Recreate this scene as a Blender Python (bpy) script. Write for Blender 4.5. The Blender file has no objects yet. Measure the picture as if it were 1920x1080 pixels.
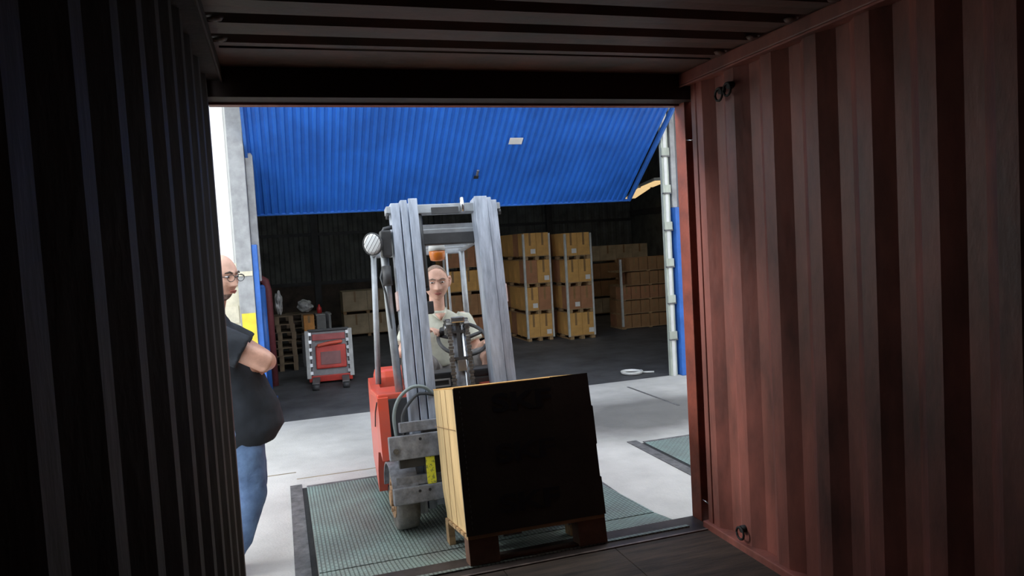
import bpy, bmesh, math, random
from mathutils import Vector, Matrix, noise
R_ = math.radians
PI = math.pi
random.seed(7)
S = bpy.context.scene
COL = S.collection

# ------------------------------------------------------------------ camera
def set_camera():
    yaw, pitch, roll, F = .3053, -.057, -.0575, 1383.2
    cy, sy, cp, sp = math.cos(yaw), math.sin(yaw), math.cos(pitch), math.sin(pitch)
    f = Vector((sy*cp, cy*cp, sp)); r = Vector((cy, -sy, 0)); u = r.cross(f)
    r2 = r*math.cos(roll) + u*math.sin(roll); u2 = -r*math.sin(roll) + u*math.cos(roll)
    cam = bpy.data.cameras.new('camera'); o = bpy.data.objects.new('camera', cam); COL.objects.link(o)
    m = Matrix((r2, u2, -f)).transposed().to_4x4(); m.translation = Vector((-.944, 0, 1.578))
    o.matrix_world = m
    cam.sensor_fit = 'HORIZONTAL'; cam.sensor_width = 36; cam.lens = 36*F/1920
    cam.clip_start = .02; cam.clip_end = 300
    S.camera = o
set_camera()

# ------------------------------------------------------------------ light and exposure
S.view_settings.view_transform = 'Standard'; S.view_settings.look = 'None'
S.view_settings.gamma = 1; S.view_settings.use_curve_mapping = False
S.view_settings.exposure = 0.16
w = bpy.data.worlds.new('sky'); S.world = w; w.use_nodes = True
bg = w.node_tree.nodes['Background']; bg.inputs[0].default_value = (.84, .92, 1.0, 1); bg.inputs[1].default_value = 2.9
sl = bpy.data.lights.new('sun', 'SUN'); sl.energy = 2.3; sl.angle = R_(16); sl.color = (1, .965, .91)
so = bpy.data.objects.new('sun', sl); COL.objects.link(so)
so.rotation_euler = Vector((.84, -.22, -.45)).to_track_quat('-Z', 'Y').to_euler()
so.location = (-5, 4, 8)

# ------------------------------------------------------------------ materials
MATS = {}
def mat(name, col, rough=.6, metal=0., var=.15, scale=6., bump=0., bscale=40., col2=None, streak=None, spec=.5, emit=None, alpha=None, thresh=None, coat=0):
    if name in MATS: return MATS[name]
    m = bpy.data.materials.new(name); m.use_nodes = True; nt = m.node_tree; N = nt.nodes; L = nt.links
    b = N['Principled BSDF']; b.inputs['Roughness'].default_value = rough; b.inputs['Metallic'].default_value = metal
    b.inputs['Specular IOR Level'].default_value = spec
    tc = N.new('ShaderNodeTexCoord'); mp = N.new('ShaderNodeMapping'); L.new(tc.outputs['Object'], mp.inputs[0])
    if streak: mp.inputs['Scale'].default_value = streak
    nz = N.new('ShaderNodeTexNoise'); nz.inputs['Scale'].default_value = scale; nz.inputs['Detail'].default_value = 7; nz.inputs['Roughness'].default_value = .62
    L.new(mp.outputs[0], nz.inputs['Vector'])
    rp = N.new('ShaderNodeValToRGB'); L.new(nz.outputs[0], rp.inputs[0])
    c2 = col2 or tuple(c*(1-var*2) for c in col)
    c1 = tuple(min(1, c*(1+var)) for c in col)
    lo, hi = thresh or (.32, .68)
    rp.color_ramp.elements[0].position = lo; rp.color_ramp.elements[1].position = hi
    rp.color_ramp.elements[0].color = (*c2, 1); rp.color_ramp.elements[1].color = (*c1, 1)
    L.new(rp.outputs[0], b.inputs['Base Color'])
    if bump:
        n2 = N.new('ShaderNodeTexNoise'); n2.inputs['Scale'].default_value = bscale; n2.inputs['Detail'].default_value = 4
        L.new(mp.outputs[0], n2.inputs['Vector'])
        bp = N.new('ShaderNodeBump'); bp.inputs['Strength'].default_value = bump; bp.inputs['Distance'].default_value = .01
        L.new(n2.outputs[0], bp.inputs['Height']); L.new(bp.outputs[0], b.inputs['Normal'])
    if emit:
        b.inputs['Emission Color'].default_value = (*col, 1); b.inputs['Emission Strength'].default_value = emit
    if coat: b.inputs['Coat Weight'].default_value = coat
    MATS[name] = m
    return m

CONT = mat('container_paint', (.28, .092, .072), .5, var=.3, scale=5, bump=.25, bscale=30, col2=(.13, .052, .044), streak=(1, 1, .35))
CONT_L = mat('container_paint_shaded', (.024, .016, .014), .7, var=.3, scale=7, bump=.3, bscale=30, streak=(1, 1, .3))  # container paint darkened to stand for shade on the left and end walls
CONT_RED = mat('post_paint', (.27, .065, .04), .5, var=.2, scale=9, bump=.2, col2=(.17, .045, .032))
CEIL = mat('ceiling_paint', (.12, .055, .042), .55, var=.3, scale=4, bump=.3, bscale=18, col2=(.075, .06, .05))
PLYW = mat('container_floor', (.055, .037, .026), .75, var=.35, scale=5, bump=.4, bscale=30, streak=(.5, 5, 1))
RUSTEDGE = mat('worn_sill_steel', (.22, .17, .15), .5, .4, var=.3, scale=12, bump=.3)
BLACK = mat('black_rubber', (.018, .018, .019), .75, var=.2, bump=.2)
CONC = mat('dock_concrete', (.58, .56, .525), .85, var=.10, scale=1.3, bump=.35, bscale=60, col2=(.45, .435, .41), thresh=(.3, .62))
ASPH = mat('warehouse_asphalt', (.085, .085, .09), .7, var=.25, scale=2.2, bump=.4, bscale=70)
FRAME = mat('pit_frame_steel', (.17, .165, .165), .6, .2, var=.25, scale=14, bump=.4)
BLUE = mat('blue_sheet', (.022, .155, .62), .5, var=.12, scale=1.6, col2=(.016, .11, .46))
BLUEP = mat('blue_post_paint', (.04, .16, .55), .45, var=.12)
WHITEW = mat('white_cladding', (.90, .89, .85), .6, var=.03, scale=3)
CREAM = mat('cream_block', (.72, .66, .50), .8, var=.12, scale=6, bump=.3)
GREYP = mat('grey_post_paint', (.36, .36, .36), .6, var=.15, scale=8)
GREENG = mat('greenish_guide', (.50, .53, .45), .6, var=.15, scale=9, streak=(1, 1, .3))
YELL = mat('yellow_paint', (.85, .66, .05), .5, var=.1)
DARKW = mat('dark_steel_sheet', (.12, .125, .115), .7, var=.25, scale=3)
BROWNW = mat('brown_lower_wall', (.09, .065, .05), .8, var=.3, scale=4)
ROOFM = mat('warehouse_roof', (.05, .05, .05), .8, var=.2)
CARD = mat('cardboard', (.68, .37, .11), .8, var=.14, scale=3, bump=.1, bscale=50)
CARD2 = mat('cardboard_dark', (.36, .185, .08), .8, var=.16, scale=3, bump=.1)
CARD3 = mat('cardboard_reddish', (.42, .19, .09), .8, var=.16, scale=3, bump=.1)
CARDP = mat('cardboard_pale', (.50, .39, .25), .75, var=.14, scale=4, bump=.1)
TAPE = mat('packing_tape', (.30, .17, .07), .35, var=.1)
BOXSIDE = mat('box_side_card', (.66, .46, .22), .8, var=.13, scale=5, bump=.25, bscale=25, streak=(2, 2, .35))
BOXFRONT = mat('box_front_card', (.035, .027, .020), .85, var=.2, scale=4, bump=.15)
INK = mat('box_print_ink', (.006, .006, .010), .7, var=.1)
WOOD = mat('pallet_wood', (.40, .25, .12), .8, var=.25, scale=5, bump=.35, streak=(1, 6, 6))
WOODD = mat('pallet_wood_dark', (.13, .06, .035), .8, var=.25, scale=5, bump=.3)
WRAP = mat('white_edge_board', (.62, .62, .58), .35, var=.15)
STICK = mat('white_sticker', (.75, .72, .68), .6, var=.05)
FLGREY = mat('mast_steel', (.47, .515, .60), .42, .2, var=.2, scale=9, bump=.25, bscale=40, col2=(.29, .325, .39), streak=(3, 3, .35))
FLGREY2 = mat('carriage_steel', (.27, .275, .30), .5, .2, var=.3, scale=12, bump=.35, bscale=45)
GUARDM = mat('guard_steel', (.38, .40, .42), .4, .25, var=.15, scale=9)
FLRED = mat('truck_red', (.72, .085, .04), .45, var=.14, scale=5, col2=(.6, .12, .08), coat=.2)
FLRED_D = mat('stacker_red', (.55, .045, .03), .45, var=.2, scale=5)
DARKP = mat('dark_plastic', (.045, .045, .047), .55, var=.2, bump=.1)
DASHG = mat('dash_grey', (.10, .10, .098), .6, var=.15)
CHROME = mat('bright_steel', (.55, .56, .58), .25, .9, var=.1)
CHAIN = mat('oily_chain', (.20, .19, .18), .4, .7, var=.25, scale=30)
TYRE = mat('dusty_tyre', (.16, .145, .13), .85, var=.3, scale=10, bump=.4)
DUST = mat('rusty_hub', (.40, .23, .12), .85, var=.35, scale=14, bump=.3)
YSTICK = mat('yellow_label', (.80, .74, .05), .5, var=.1, scale=60, col2=(.35, .34, .06), thresh=(.40, .47))
HOSE = mat('hydraulic_hose', (.06, .065, .07), .4, var=.15)
HOSEG = mat('grey_hose', (.23, .27, .26), .4, var=.15)
ORANGE = mat('beacon_orange', (.85, .24, .03), .25, var=.1, coat=.5)
WHITEP = mat('white_plastic', (.75, .75, .72), .4, var=.05)
GLASSL = mat('lamp_glass', (.95, .96, .96), .3, .0, var=.05)
SKIN = mat('skin', (.74, .44, .33), .5, var=.10, scale=14, bump=.12, bscale=90)
SKIN2 = mat('skin_tan', (.64, .35, .25), .45, var=.12, scale=14, bump=.12, bscale=90)
HAIRG = mat('cropped_hair', (.30, .21, .16), .8, var=.2, scale=60)
HAIRD = mat('dark_stubble', (.10, .07, .055), .8, var=.3, scale=60)
LIP = mat('lips', (.42, .14, .11), .5, var=.1)
EYEW = mat('eye_white', (.75, .72, .70), .3, var=.02)
EYED = mat('eye_iris', (.03, .025, .02), .2, var=.02)
POLO = mat('pale_polo_cloth', (.58, .58, .48), .85, var=.07, scale=8, bump=.35, bscale=26)
SHORTS = mat('grey_shorts', (.30, .28, .27), .85, var=.2, scale=8, bump=.3)
TEE = mat('black_tee', (.017, .021, .028), .85, var=.2, scale=7, bump=.4, bscale=14)
JEANS = mat('blue_jeans', (.13, .21, .36), .85, var=.22, scale=7, bump=.4, bscale=40, col2=(.06, .10, .20))
SHOE = mat('dark_shoe', (.03, .028, .026), .6, var=.2)
FLUO = mat('warm_tube', (1., .70, .34), .5, emit=.75)
PLASTW = mat('clear_wrap', (.62, .62, .62), .2, var=.3, scale=12)

# noise-edged darker ellipse multiplied into the concrete in front of the warehouse door
def dark_patch():
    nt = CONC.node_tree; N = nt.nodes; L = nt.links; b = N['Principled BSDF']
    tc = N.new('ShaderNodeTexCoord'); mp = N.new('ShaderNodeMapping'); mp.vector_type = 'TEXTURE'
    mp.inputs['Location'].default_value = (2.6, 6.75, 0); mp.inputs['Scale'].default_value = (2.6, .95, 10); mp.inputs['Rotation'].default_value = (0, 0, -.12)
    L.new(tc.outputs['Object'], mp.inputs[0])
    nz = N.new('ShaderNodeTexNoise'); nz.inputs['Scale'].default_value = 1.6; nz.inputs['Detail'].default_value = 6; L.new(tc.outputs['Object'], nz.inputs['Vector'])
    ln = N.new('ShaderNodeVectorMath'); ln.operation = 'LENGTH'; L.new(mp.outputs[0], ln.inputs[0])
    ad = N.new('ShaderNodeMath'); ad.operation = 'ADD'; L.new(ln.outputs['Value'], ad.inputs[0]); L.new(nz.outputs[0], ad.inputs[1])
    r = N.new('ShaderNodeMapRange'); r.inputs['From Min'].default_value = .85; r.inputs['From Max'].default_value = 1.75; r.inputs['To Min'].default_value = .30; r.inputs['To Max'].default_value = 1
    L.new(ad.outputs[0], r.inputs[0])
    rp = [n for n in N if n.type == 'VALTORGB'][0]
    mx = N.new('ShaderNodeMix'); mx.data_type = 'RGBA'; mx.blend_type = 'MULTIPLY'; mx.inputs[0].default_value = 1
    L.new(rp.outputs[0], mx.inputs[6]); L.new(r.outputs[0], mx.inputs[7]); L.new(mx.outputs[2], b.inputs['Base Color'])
dark_patch()

# green checker plate: real colour + fine relief of the raised bars
def plate_mat():
    m = mat('green_checker_plate', (.27, .38, .345), .5, .1, var=.15, scale=2.2, col2=(.20, .215, .20))
    nt = m.node_tree; N = nt.nodes; L = nt.links; b = N['Principled BSDF']
    tc = N.new('ShaderNodeTexCoord'); br = N.new('ShaderNodeTexBrick')
    br.inputs['Scale'].default_value = 1; br.inputs['Brick Width'].default_value = .05; br.inputs['Row Height'].default_value = .022
    br.inputs['Mortar Size'].default_value = .006; br.inputs['Mortar Smooth'].default_value = .6
    br.inputs['Color1'].default_value = (1, 1, 1, 1); br.inputs['Color2'].default_value = (1, 1, 1, 1); br.inputs['Mortar'].default_value = (0, 0, 0, 1)
    mp = N.new('ShaderNodeMapping'); mp.inputs['Rotation'].default_value = (0, 0, PI/2)
    L.new(tc.outputs['Object'], mp.inputs[0]); L.new(mp.outputs[0], br.inputs['Vector'])
    bp = N.new('ShaderNodeBump'); bp.inputs['Strength'].default_value = .8; bp.inputs['Distance'].default_value = .004
    L.new(br.outputs['Color'], bp.inputs['Height']); L.new(bp.outputs[0], b.inputs['Normal'])
    mx = N.new('ShaderNodeMix'); mx.data_type = 'RGBA'; mx.blend_type = 'MULTIPLY'; mx.inputs[0].default_value = .45
    rp = [n for n in N if n.type == 'VALTORGB'][0]
    L.new(rp.outputs[0], mx.inputs[6]); L.new(br.outputs['Color'], mx.inputs[7]); L.new(mx.outputs[2], b.inputs['Base Color'])
    return m
PLATE = plate_mat()

# ------------------------------------------------------------------ geometry helpers
class MB:
    def __init__(s): s.v = []; s.f = []; s.sm = []
    def add(s, vs, fs, smooth=False, M=None):
        n = len(s.v)
        if M is not None: vs = [M @ Vector(v) for v in vs]
        s.v += [tuple(v) for v in vs]; s.f += [tuple(i+n for i in f) for f in fs]; s.sm += [smooth]*len(fs)
        return s
    def box(s, x0, x1, y0, y1, z0, z1, M=None, bev=0.):
        if x0 > x1: x0, x1 = x1, x0
        if y0 > y1: y0, y1 = y1, y0
        if z0 > z1: z0, z1 = z1, z0
        if not bev:
            v = [(x, y, z) for z in (z0, z1) for y in (y0, y1) for x in (x0, x1)]
            return s.add(v, [(0, 2, 3, 1), (4, 5, 7, 6), (0, 1, 5, 4), (2, 6, 7, 3), (0, 4, 6, 2), (1, 3, 7, 5)], False, M)
        b = min(bev, (x1-x0)*.45, (y1-y0)*.45, (z1-z0)*.45)
        bm = bmesh.new(); bmesh.ops.create_cube(bm, size=1)
        for v in bm.verts: v.co = Vector((x0+(v.co.x+.5)*(x1-x0), y0+(v.co.y+.5)*(y1-y0), z0+(v.co.z+.5)*(z1-z0)))
        bmesh.ops.bevel(bm, geom=bm.edges[:], offset=b, segments=2, affect='EDGES', profile=.6)
        bm.verts.index_update()
        s.add([v.co.copy() for v in bm.verts], [[v.index for v in f.verts] for f in bm.faces], False, M); bm.free()
        return s
    def tube(s, pts, rad, n=12, caps=True, M=None, flat=1.0, updir=None):
        pts = [Vector(p) for p in pts]; k = len(pts)
        rad = [rad]*k if isinstance(rad, (int, float)) else list(rad)
        if caps:   # rounded ends
            d0 = (pts[0]-pts[1]).normalized(); d1 = (pts[-1]-pts[-2]).normalized(); r0, r1 = rad[0], rad[-1]
            if caps == 'round':
                pts = [pts[0]+d0*r0*.95, pts[0]+d0*r0*.75, pts[0]+d0*r0*.4] + pts + [pts[-1]+d1*r1*.4, pts[-1]+d1*r1*.75, pts[-1]+d1*r1*.95]
                rad = [r0*.25, r0*.66, r0*.92] + rad + [r1*.92, r1*.66, r1*.25]; k = len(pts)
        vs = []; fs = []; prev = None
        for i in range(k):
            t = (pts[min(i+1, k-1)]-pts[max(i-1, 0)]).normalized()
            if prev is None:
                a = Vector(updir) if updir else (Vector((0, 0, 1)) if abs(t.z) < .9 else Vector((1, 0, 0)))
                u = (a - t*a.dot(t)).normalized()
            else:
                u = (prev - t*prev.dot(t)).normalized()
            prev = u; w_ = t.cross(u)
            for j in range(n):
                an = 2*PI*j/n
                vs.append(pts[i] + (u*math.cos(an)*flat + w_*math.sin(an))*rad[i])
        for i in range(k-1):
            for j in range(n):
                j2 = (j+1) % n
                fs.append((i*n+j, i*n+j2, (i+1)*n+j2, (i+1)*n+j))
        s.add(vs, fs, True, M)
        if caps:
            o = len(s.v)-len(vs)
            s.f.append(tuple(o+j for j in range(n))[::-1]); s.sm.append(caps == 'round')
            s.f.append(tuple(o+(k-1)*n+j for j in range(n))); s.sm.append(caps == 'round')
        return s
    def cyl(s, a, b, r, n=20, M=None): return s.tube([a, b], r, n, True, M)
    def loft(s, secs, n=24, M=None, smooth=True, p=2.0):
        """secs: (centre, ux*rx, vy*ry) vectors of the ellipse axes"""
        vs = []; fs = []
        for c, u, v in secs:
            c, u, v = Vector(c), Vector(u), Vector(v)
            for j in range(n):
                a = 2*PI*j/n; ca, sa = math.cos(a), math.sin(a)
                ca = math.copysign(abs(ca)**(2/p), ca); sa = math.copysign(abs(sa)**(2/p), sa)
                vs.append(c + u*ca + v*sa)
        k = len(secs)
        for i in range(k-1):
            for j in range(n):
                fs.append((i*n+j, i*n+(j+1) % n, (i+1)*n+(j+1) % n, (i+1)*n+j))
        fs.append(tuple(range(n))[::-1]); fs.append(tuple((k-1)*n+j for j in range(n)))
        return s.add(vs, fs, smooth, M)
    def prism(s, poly, axis, a, b, M=None):
        """extrude a 2D polygon along axis ('x','y','z') from a to b"""
        def P(p, t): return {'x': (t, p[0], p[1]), 'y': (p[0], t, p[1]), 'z': (p[0], p[1], t)}[axis]
        n = len(poly); vs = [P(p, a) for p in poly]+[P(p, b) for p in poly]
        fs = [(i, (i+1) % n, n+(i+1) % n, n+i) for i in range(n)] + [tuple(range(n))[::-1], tuple(range(n, 2*n))]
        return s.add(vs, fs, False, M)
    def strip(s, prof, axis, a, b, th, M=None):
        """thin sheet with a folded profile: prof 2D points, thickness th along 2nd coordinate"""
        def P(p, t, o): return {'z': (p[0]+o, p[1], t), 'x': (t, p[0], p[1]+o)}[axis]
        n = len(prof)
        vs = [P(p, a, 0) for p in prof]+[P(p, b, 0) for p in prof]+[P(p, a, th) for p in prof]+[P(p, b, th) for p in prof]
        fs = []
        for i in range(n-1):
            fs += [(i, i+1, n+i+1, n+i), (2*n+i, 3*n+i, 3*n+i+1, 2*n+i+1), (i, 2*n+i, 2*n+i+1, i+1), (n+i, n+i+1, 3*n+i+1, 3*n+i)]
        fs += [(0, n, 3*n, 2*n), (n-1, 3*n-1, 4*n-1, 2*n-1)]
        return s.add(vs, fs, False, M)
    def mesh(s, name):
        me = bpy.data.meshes.new(name); me.from_pydata(s.v, [], s.f); me.validate(); 
        if len(me.polygons) == len(s.sm): me.polygons.foreach_set('use_smooth', s.sm)
        me.update()
        bm = bmesh.new(); bm.from_mesh(me); bmesh.ops.recalc_face_normals(bm, faces=bm.faces[:]); bm.to_mesh(me); bm.free()
        return me
    def build(s, name, m, parent=None, label=None, kind=None):
        me = s.mesh(name); me.materials.append(m)
        o = bpy.data.objects.new(name, me); COL.objects.link(o)
        if parent: o.parent = parent
        if label: o['label'] = label
        if kind: o['kind'] = kind
        return o
def tag(o, label=None, cat=None, group=None, kind=None):
    if label: o['label'] = label
    if cat: o['category'] = cat
    if group: o['group'] = group
    if kind: o['kind'] = kind
    return o
def empty(name, loc, label, cat, group=None, rot=(0, 0, 0)):
    o = bpy.data.objects.new(name, None); COL.objects.link(o); o.location = loc; o.rotation_euler = rot; o.empty_display_size = .1
    return tag(o, label, cat, group)
def struct(o, label): return tag(o, label, kind='structure')
def copy_tree(o, parent=None):
    c = o.copy(); COL.objects.link(c); c.parent = parent
    for ch in list(o.children): copy_tree(ch, c)
    return c
def bake(o, voxel, smooth=0, noise_amp=0, nscale=9.):
    """turn overlapping tubes into one continuous skin"""
    md = o.modifiers.new('r', 'REMESH'); md.mode = 'VOXEL'; md.voxel_size = voxel; md.use_smooth_shade = True
    if smooth:
        sm = o.modifiers.new('s', 'SMOOTH'); sm.factor = .5; sm.iterations = smooth
    dg = bpy.context.evaluated_depsgraph_get(); dg.update()
    me = bpy.data.meshes.new_from_object(o.evaluated_get(dg)); o.modifiers.clear()
    if noise_amp:
        for v in me.vertices:
            n = noise.noise(Vector(v.co)*nscale)+.5*noise.noise(Vector(v.co)*nscale*2.3)
            v.co += v.normal*n*noise_amp
    for p in me.polygons: p.use_smooth = True
    o.data = me
    return o
def text_obj(txt, size, m, parent, M, name='lettering', bold=.0, ext=.0006):
    cu = bpy.data.curves.new('t', 'FONT'); cu.body = txt; cu.size = size; cu.extrude = ext; cu.offset = bold; cu.align_x = 'CENTER'; cu.align_y = 'CENTER'
    cu.resolution_u = 4
    t = bpy.data.objects.new('t', cu); COL.objects.link(t)
    dg = bpy.context.evaluated_depsgraph_get(); dg.update()
    me = bpy.data.meshes.new_from_object(t.evaluated_get(dg)); COL.objects.unlink(t); bpy.data.objects.remove(t)
    me.transform(M); me.materials.clear(); me.materials.append(m)
    o = bpy.data.objects.new(name, me); COL.objects.link(o); o.parent = parent
    return o
def corr(y0, n, pitch, flat, slope, depth, base, sgn):
    """wall corrugation profile as (x,y): protruding flat, out, recess, back"""
    p = []; y = y0
    for i in range(n):
        p += [(base, y), (base, y+flat), (base+sgn*depth, y+flat+slope), (base+sgn*depth, y+2*flat+slope)]
        y += pitch
    return p
GZ = -.22      # dock ground level
YO = 3.61      # outer end of the container

# ------------------------------------------------------------------ container shell
pitch = .281; y0 = 3.05-pitch*22
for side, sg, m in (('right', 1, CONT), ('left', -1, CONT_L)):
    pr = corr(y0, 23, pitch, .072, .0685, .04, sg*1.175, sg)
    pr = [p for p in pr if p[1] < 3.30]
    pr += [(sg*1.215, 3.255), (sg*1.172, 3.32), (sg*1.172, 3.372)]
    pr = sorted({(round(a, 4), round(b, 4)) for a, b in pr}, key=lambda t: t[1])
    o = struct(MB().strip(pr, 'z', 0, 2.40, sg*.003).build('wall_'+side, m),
               'dark red corrugated steel side wall of the shipping container, lit by the doorway' if sg > 0 else 'shade-coloured, nearly black corrugated steel side wall of the shipping container beside the viewer')
    MB().box(sg*1.115, sg*1.215, y0, 3.45, 2.36, 2.42, bev=.006).build('top_rail', m, o)
    MB().tube([(sg*1.118, y0, 2.355), (sg*1.118, 3.45, 2.355)], .006, 6).build('rail_weld', m, o)
    MB().box(sg*1.150, sg*1.215, y0, 3.45, -.02, .035, bev=.006).build('bottom_rail', m, o)
    if sg > 0:
        for (yy, zz) in ((3.13, 2.27), (3.06, 2.28), (3.10, .11)):
            b = MB(); b.cyl((1.150, yy, zz), (1.19, yy, zz), .018, 12)
            r = [(1.145+.0*i, yy+.03*math.cos(i*PI/6), zz-.02+.03*math.sin(i*PI/6)) for i in range(13)]
            b.tube(r, .006, 6); b.build('lashing_ring', BLACK, o)
    # corner post: deep return, dark recess and the outer post
    xl = 1.172 if sg > 0 else 1.178
    q = MB(); q.box(sg*xl, sg*1.31, 3.385, 3.425, 0, 2.40, bev=.004)
    q.box(sg*(xl+.012), sg*1.22, 3.372, 3.385, .0, 2.40)
    q.build('recess_lip', CONT, o)
    MB().box(sg*1.30, sg*1.32, 3.42, 3.60, 0, 2.40).build('recess_back', BLACK, o)
    p = struct(MB().box(1.182 if sg > 0 else -1.187, sg*1.30, 3.51, YO, -.10, 2.42, bev=.006).build('trim_%d' % (1 if sg > 0 else 2), CONT_RED),
               'worn red corner post of the container on the warehouse-door side' if sg > 0 else 'corner post of the container beside the standing man')
    for zz in (2.08, .12):
        MB().cyl((sg*1.19, 3.45, zz), (sg*1.19, 3.52, zz+.01), .004, 6).build('hinge_pin', CHROME, p)
# far end behind the viewer
struct(MB().box(-1.215, 1.215, y0-.05, y0, 0, 2.42).build('wall_end', CONT_L), 'closed end wall of the shipping container behind the viewer')
# ceiling with cross grooves
pr = []; yy = 3.05-.2475*22
while yy < 3.06:
    pr += [(yy-.155, 2.425), (yy-.082, 2.425), (yy-.070, 2.447), (yy-.03, 2.447), (yy-.004, 2.415)]; yy += .2475
pr += [(3.09, 2.415), (3.10, 2.42), (3.44, 2.42)]
pr = sorted(pr, key=lambda t: t[0])
pr = [p for i, p in enumerate(pr) if i == 0 or p[0] > pr[i-1][0]+1e-4]
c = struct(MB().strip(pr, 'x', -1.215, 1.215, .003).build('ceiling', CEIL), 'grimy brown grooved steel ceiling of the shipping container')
yy = 3.05-.2475*8
while yy < 3.06:
    for sg in (1, -1):
        MB().loft([((sg*1.09, yy-.03, 2.425), (.03, 0, 0), (0, .03, 0)), ((sg*1.09, yy-.03, 2.415), (.024, 0, 0), (0, .024, 0)), ((sg*1.09, yy-.03, 2.410), (.008, 0, 0), (0, .008, 0))], 12).build('dimple', CEIL, c)
    yy += .2475
MB().tube([(-1.1, 3.12, 2.417), (1.1, 3.12, 2.417)], .004, 6).build('seam_weld', CEIL, c)
h = struct(MB().box(-1.215, 1.215, 3.44, YO, 2.29, 2.47).build('trim_3', mat('header_shade', (.03, .018, .015), .7)), 'steel header above the container doorway, coloured black for shade')  # face coloured near black for its shade; underside strip keeps the red paint
MB().box(-1.185, 1.182, YO-.05, YO+.002, 2.28, 2.292).build('red_underside', CONT_RED, h)
# floor: plywood boards and the steel sill
fl = empty('floor', (0, 0, 0), 'dark scuffed plywood floor of the shipping container', None); del fl['label']
struct(fl, 'dark scuffed plywood floor of the shipping container')
MB().box(-1.2, 1.2, y0, 3.40, -.12, -.03).build('cross_members', BLACK, fl)
xs = [-1.19, -.60, 0.0, .60, 1.19]
for i in range(4):
    for (ya, yb) in ((y0, -.9), (-.896, 1.54), (1.544, 3.395)):
        MB().box(xs[i]+.002, xs[i+1]-.002, ya, yb, -.03, .0-random.random()*.002).build('plank', PLYW, fl)
s_ = struct(MB().box(-1.2, 1.2, 3.40, YO, -.13, .002, bev=.004).build('trim_4', mat('sill_dark', (.06, .045, .04), .55, .3, var=.3)), 'worn steel door sill of the container')
MB().box(-1.15, 1.15, 3.398, 3.412, .0, .006, bev=.002).build('sill_edge', RUSTEDGE, s_)
# outside shell of the container (seen from a step aside)
struct(MB().box(-1.23, 1.23, y0, YO-.02, 2.47, 2.50).build('trim_5', CONT), 'outer roof skin of the container')

# ------------------------------------------------------------------ dock ground, levellers
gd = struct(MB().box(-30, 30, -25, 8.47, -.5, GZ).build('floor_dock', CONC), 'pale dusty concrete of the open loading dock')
MB().box(-6, -.92, 6.40, 6.418, GZ, GZ+.002).build('expansion_joint', mat('joint_filler', (.30, .25, .15), .8), gd)
MB().box(-.92, .6, 6.20, 6.215, GZ, GZ+.002).build('expansion_joint', mat('joint_filler', (.30, .25, .15), .8), gd)
MB().box(3.0, 3.03, 6.9, 8.1, GZ, GZ+.002).build('expansion_joint', FRAME, gd)
wf = struct(MB().box(-7, 11, 8.47, 21, -.5, GZ+.002).build('floor_warehouse', ASPH), 'dark asphalt floor inside the warehouse')

def leveller(name, x0, x1, label, yb, z0, hinge=3.95, lip=3.47, lipz=-.002):
    """sloping plate with a folded lip, its steel pit frame and side skirts"""
    t = empty(name, ((x0+x1)/2, 5.0, GZ), label, 'dock plate', 'dock leveller plates')
    X0, X1 = x0-(x0+x1)/2, x1-(x0+x1)/2; g = 0
    def sl(y): return (GZ+.006)+(z0-GZ-.006)*(yb-y)/(yb-hinge) - GZ
    a, b = sl(hinge), sl(yb)
    M = MB(); xx0, xx1 = X0+.0, X1
    v = [(xx0, hinge-5, a), (xx1, hinge-5, a), (xx1, yb-5, b), (xx0, yb-5, b), (xx0, hinge-5, a-.02), (xx1, hinge-5, a-.02), (xx1, yb-5, b-.005), (xx0, yb-5, b-.005)]
    M.add(v, [(0, 1, 2, 3), (7, 6, 5, 4), (0, 4, 5, 1), (1, 5, 6, 2), (2, 6, 7, 3), (3, 7, 4, 0)]); M.build('deck_plate', PLATE, t)
    M = MB(); lz = lipz-GZ
    v = [(xx0+.04, lip-5, lz+.012), (xx1-.04, lip-5, lz+.012), (xx1, hinge-.012-5, a), (xx0, hinge-.012-5, a), (xx0+.04, lip-5, lz+.002), (xx1-.04, lip-5, lz+.002), (xx1, hinge-.012-5, a-.02), (xx0, hinge-.012-5, a-.02)]
    M.add(v, [(0, 1, 2, 3), (7, 6, 5, 4), (0, 4, 5, 1), (1, 5, 6, 2), (2, 6, 7, 3), (3, 7, 4, 0)]); M.build('hinged_lip', PLATE, t)
    MB().cyl((xx0, hinge-.006-5, a-.012), (xx1, hinge-.006-5, a-.012), .008, 8).build('hinge_rod', FRAME, t)
    for sg, X in ((-1, X0), (1, X1)):
        MB().prism([(hinge-5, 0), (hinge-5, a-.02), (yb-5, 0.0)], 'x', X-sg*.03, X-sg*.025).build('side_skirt', BLACK, t)
        MB().box(X+sg*.035, X+sg*.125, 3.66-5, yb+.1-5, 0, .006).build('pit_frame', FRAME, t)
        MB().box(X+sg*.0, X+sg*.035, 3.66-5, yb-5, 0, .003).build('pit_gap', BLACK, t)
    MB().box(X0, X1, yb-5, yb+.04-5, 0, .006).build('pit_frame', FRAME, t)
    return t
leveller('dock_leveller', -.85, 1.12, 'green ribbed steel dock plate under the forklift, bridging up to the container', 5.93, -.08)
leveller('dock_leveller', 2.02, 3.95, 'green steel dock plate set flush in the concrete behind the container post, nobody on it', 5.78, GZ+.008, hinge=4.1, lip=3.8, lipz=GZ)

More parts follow.
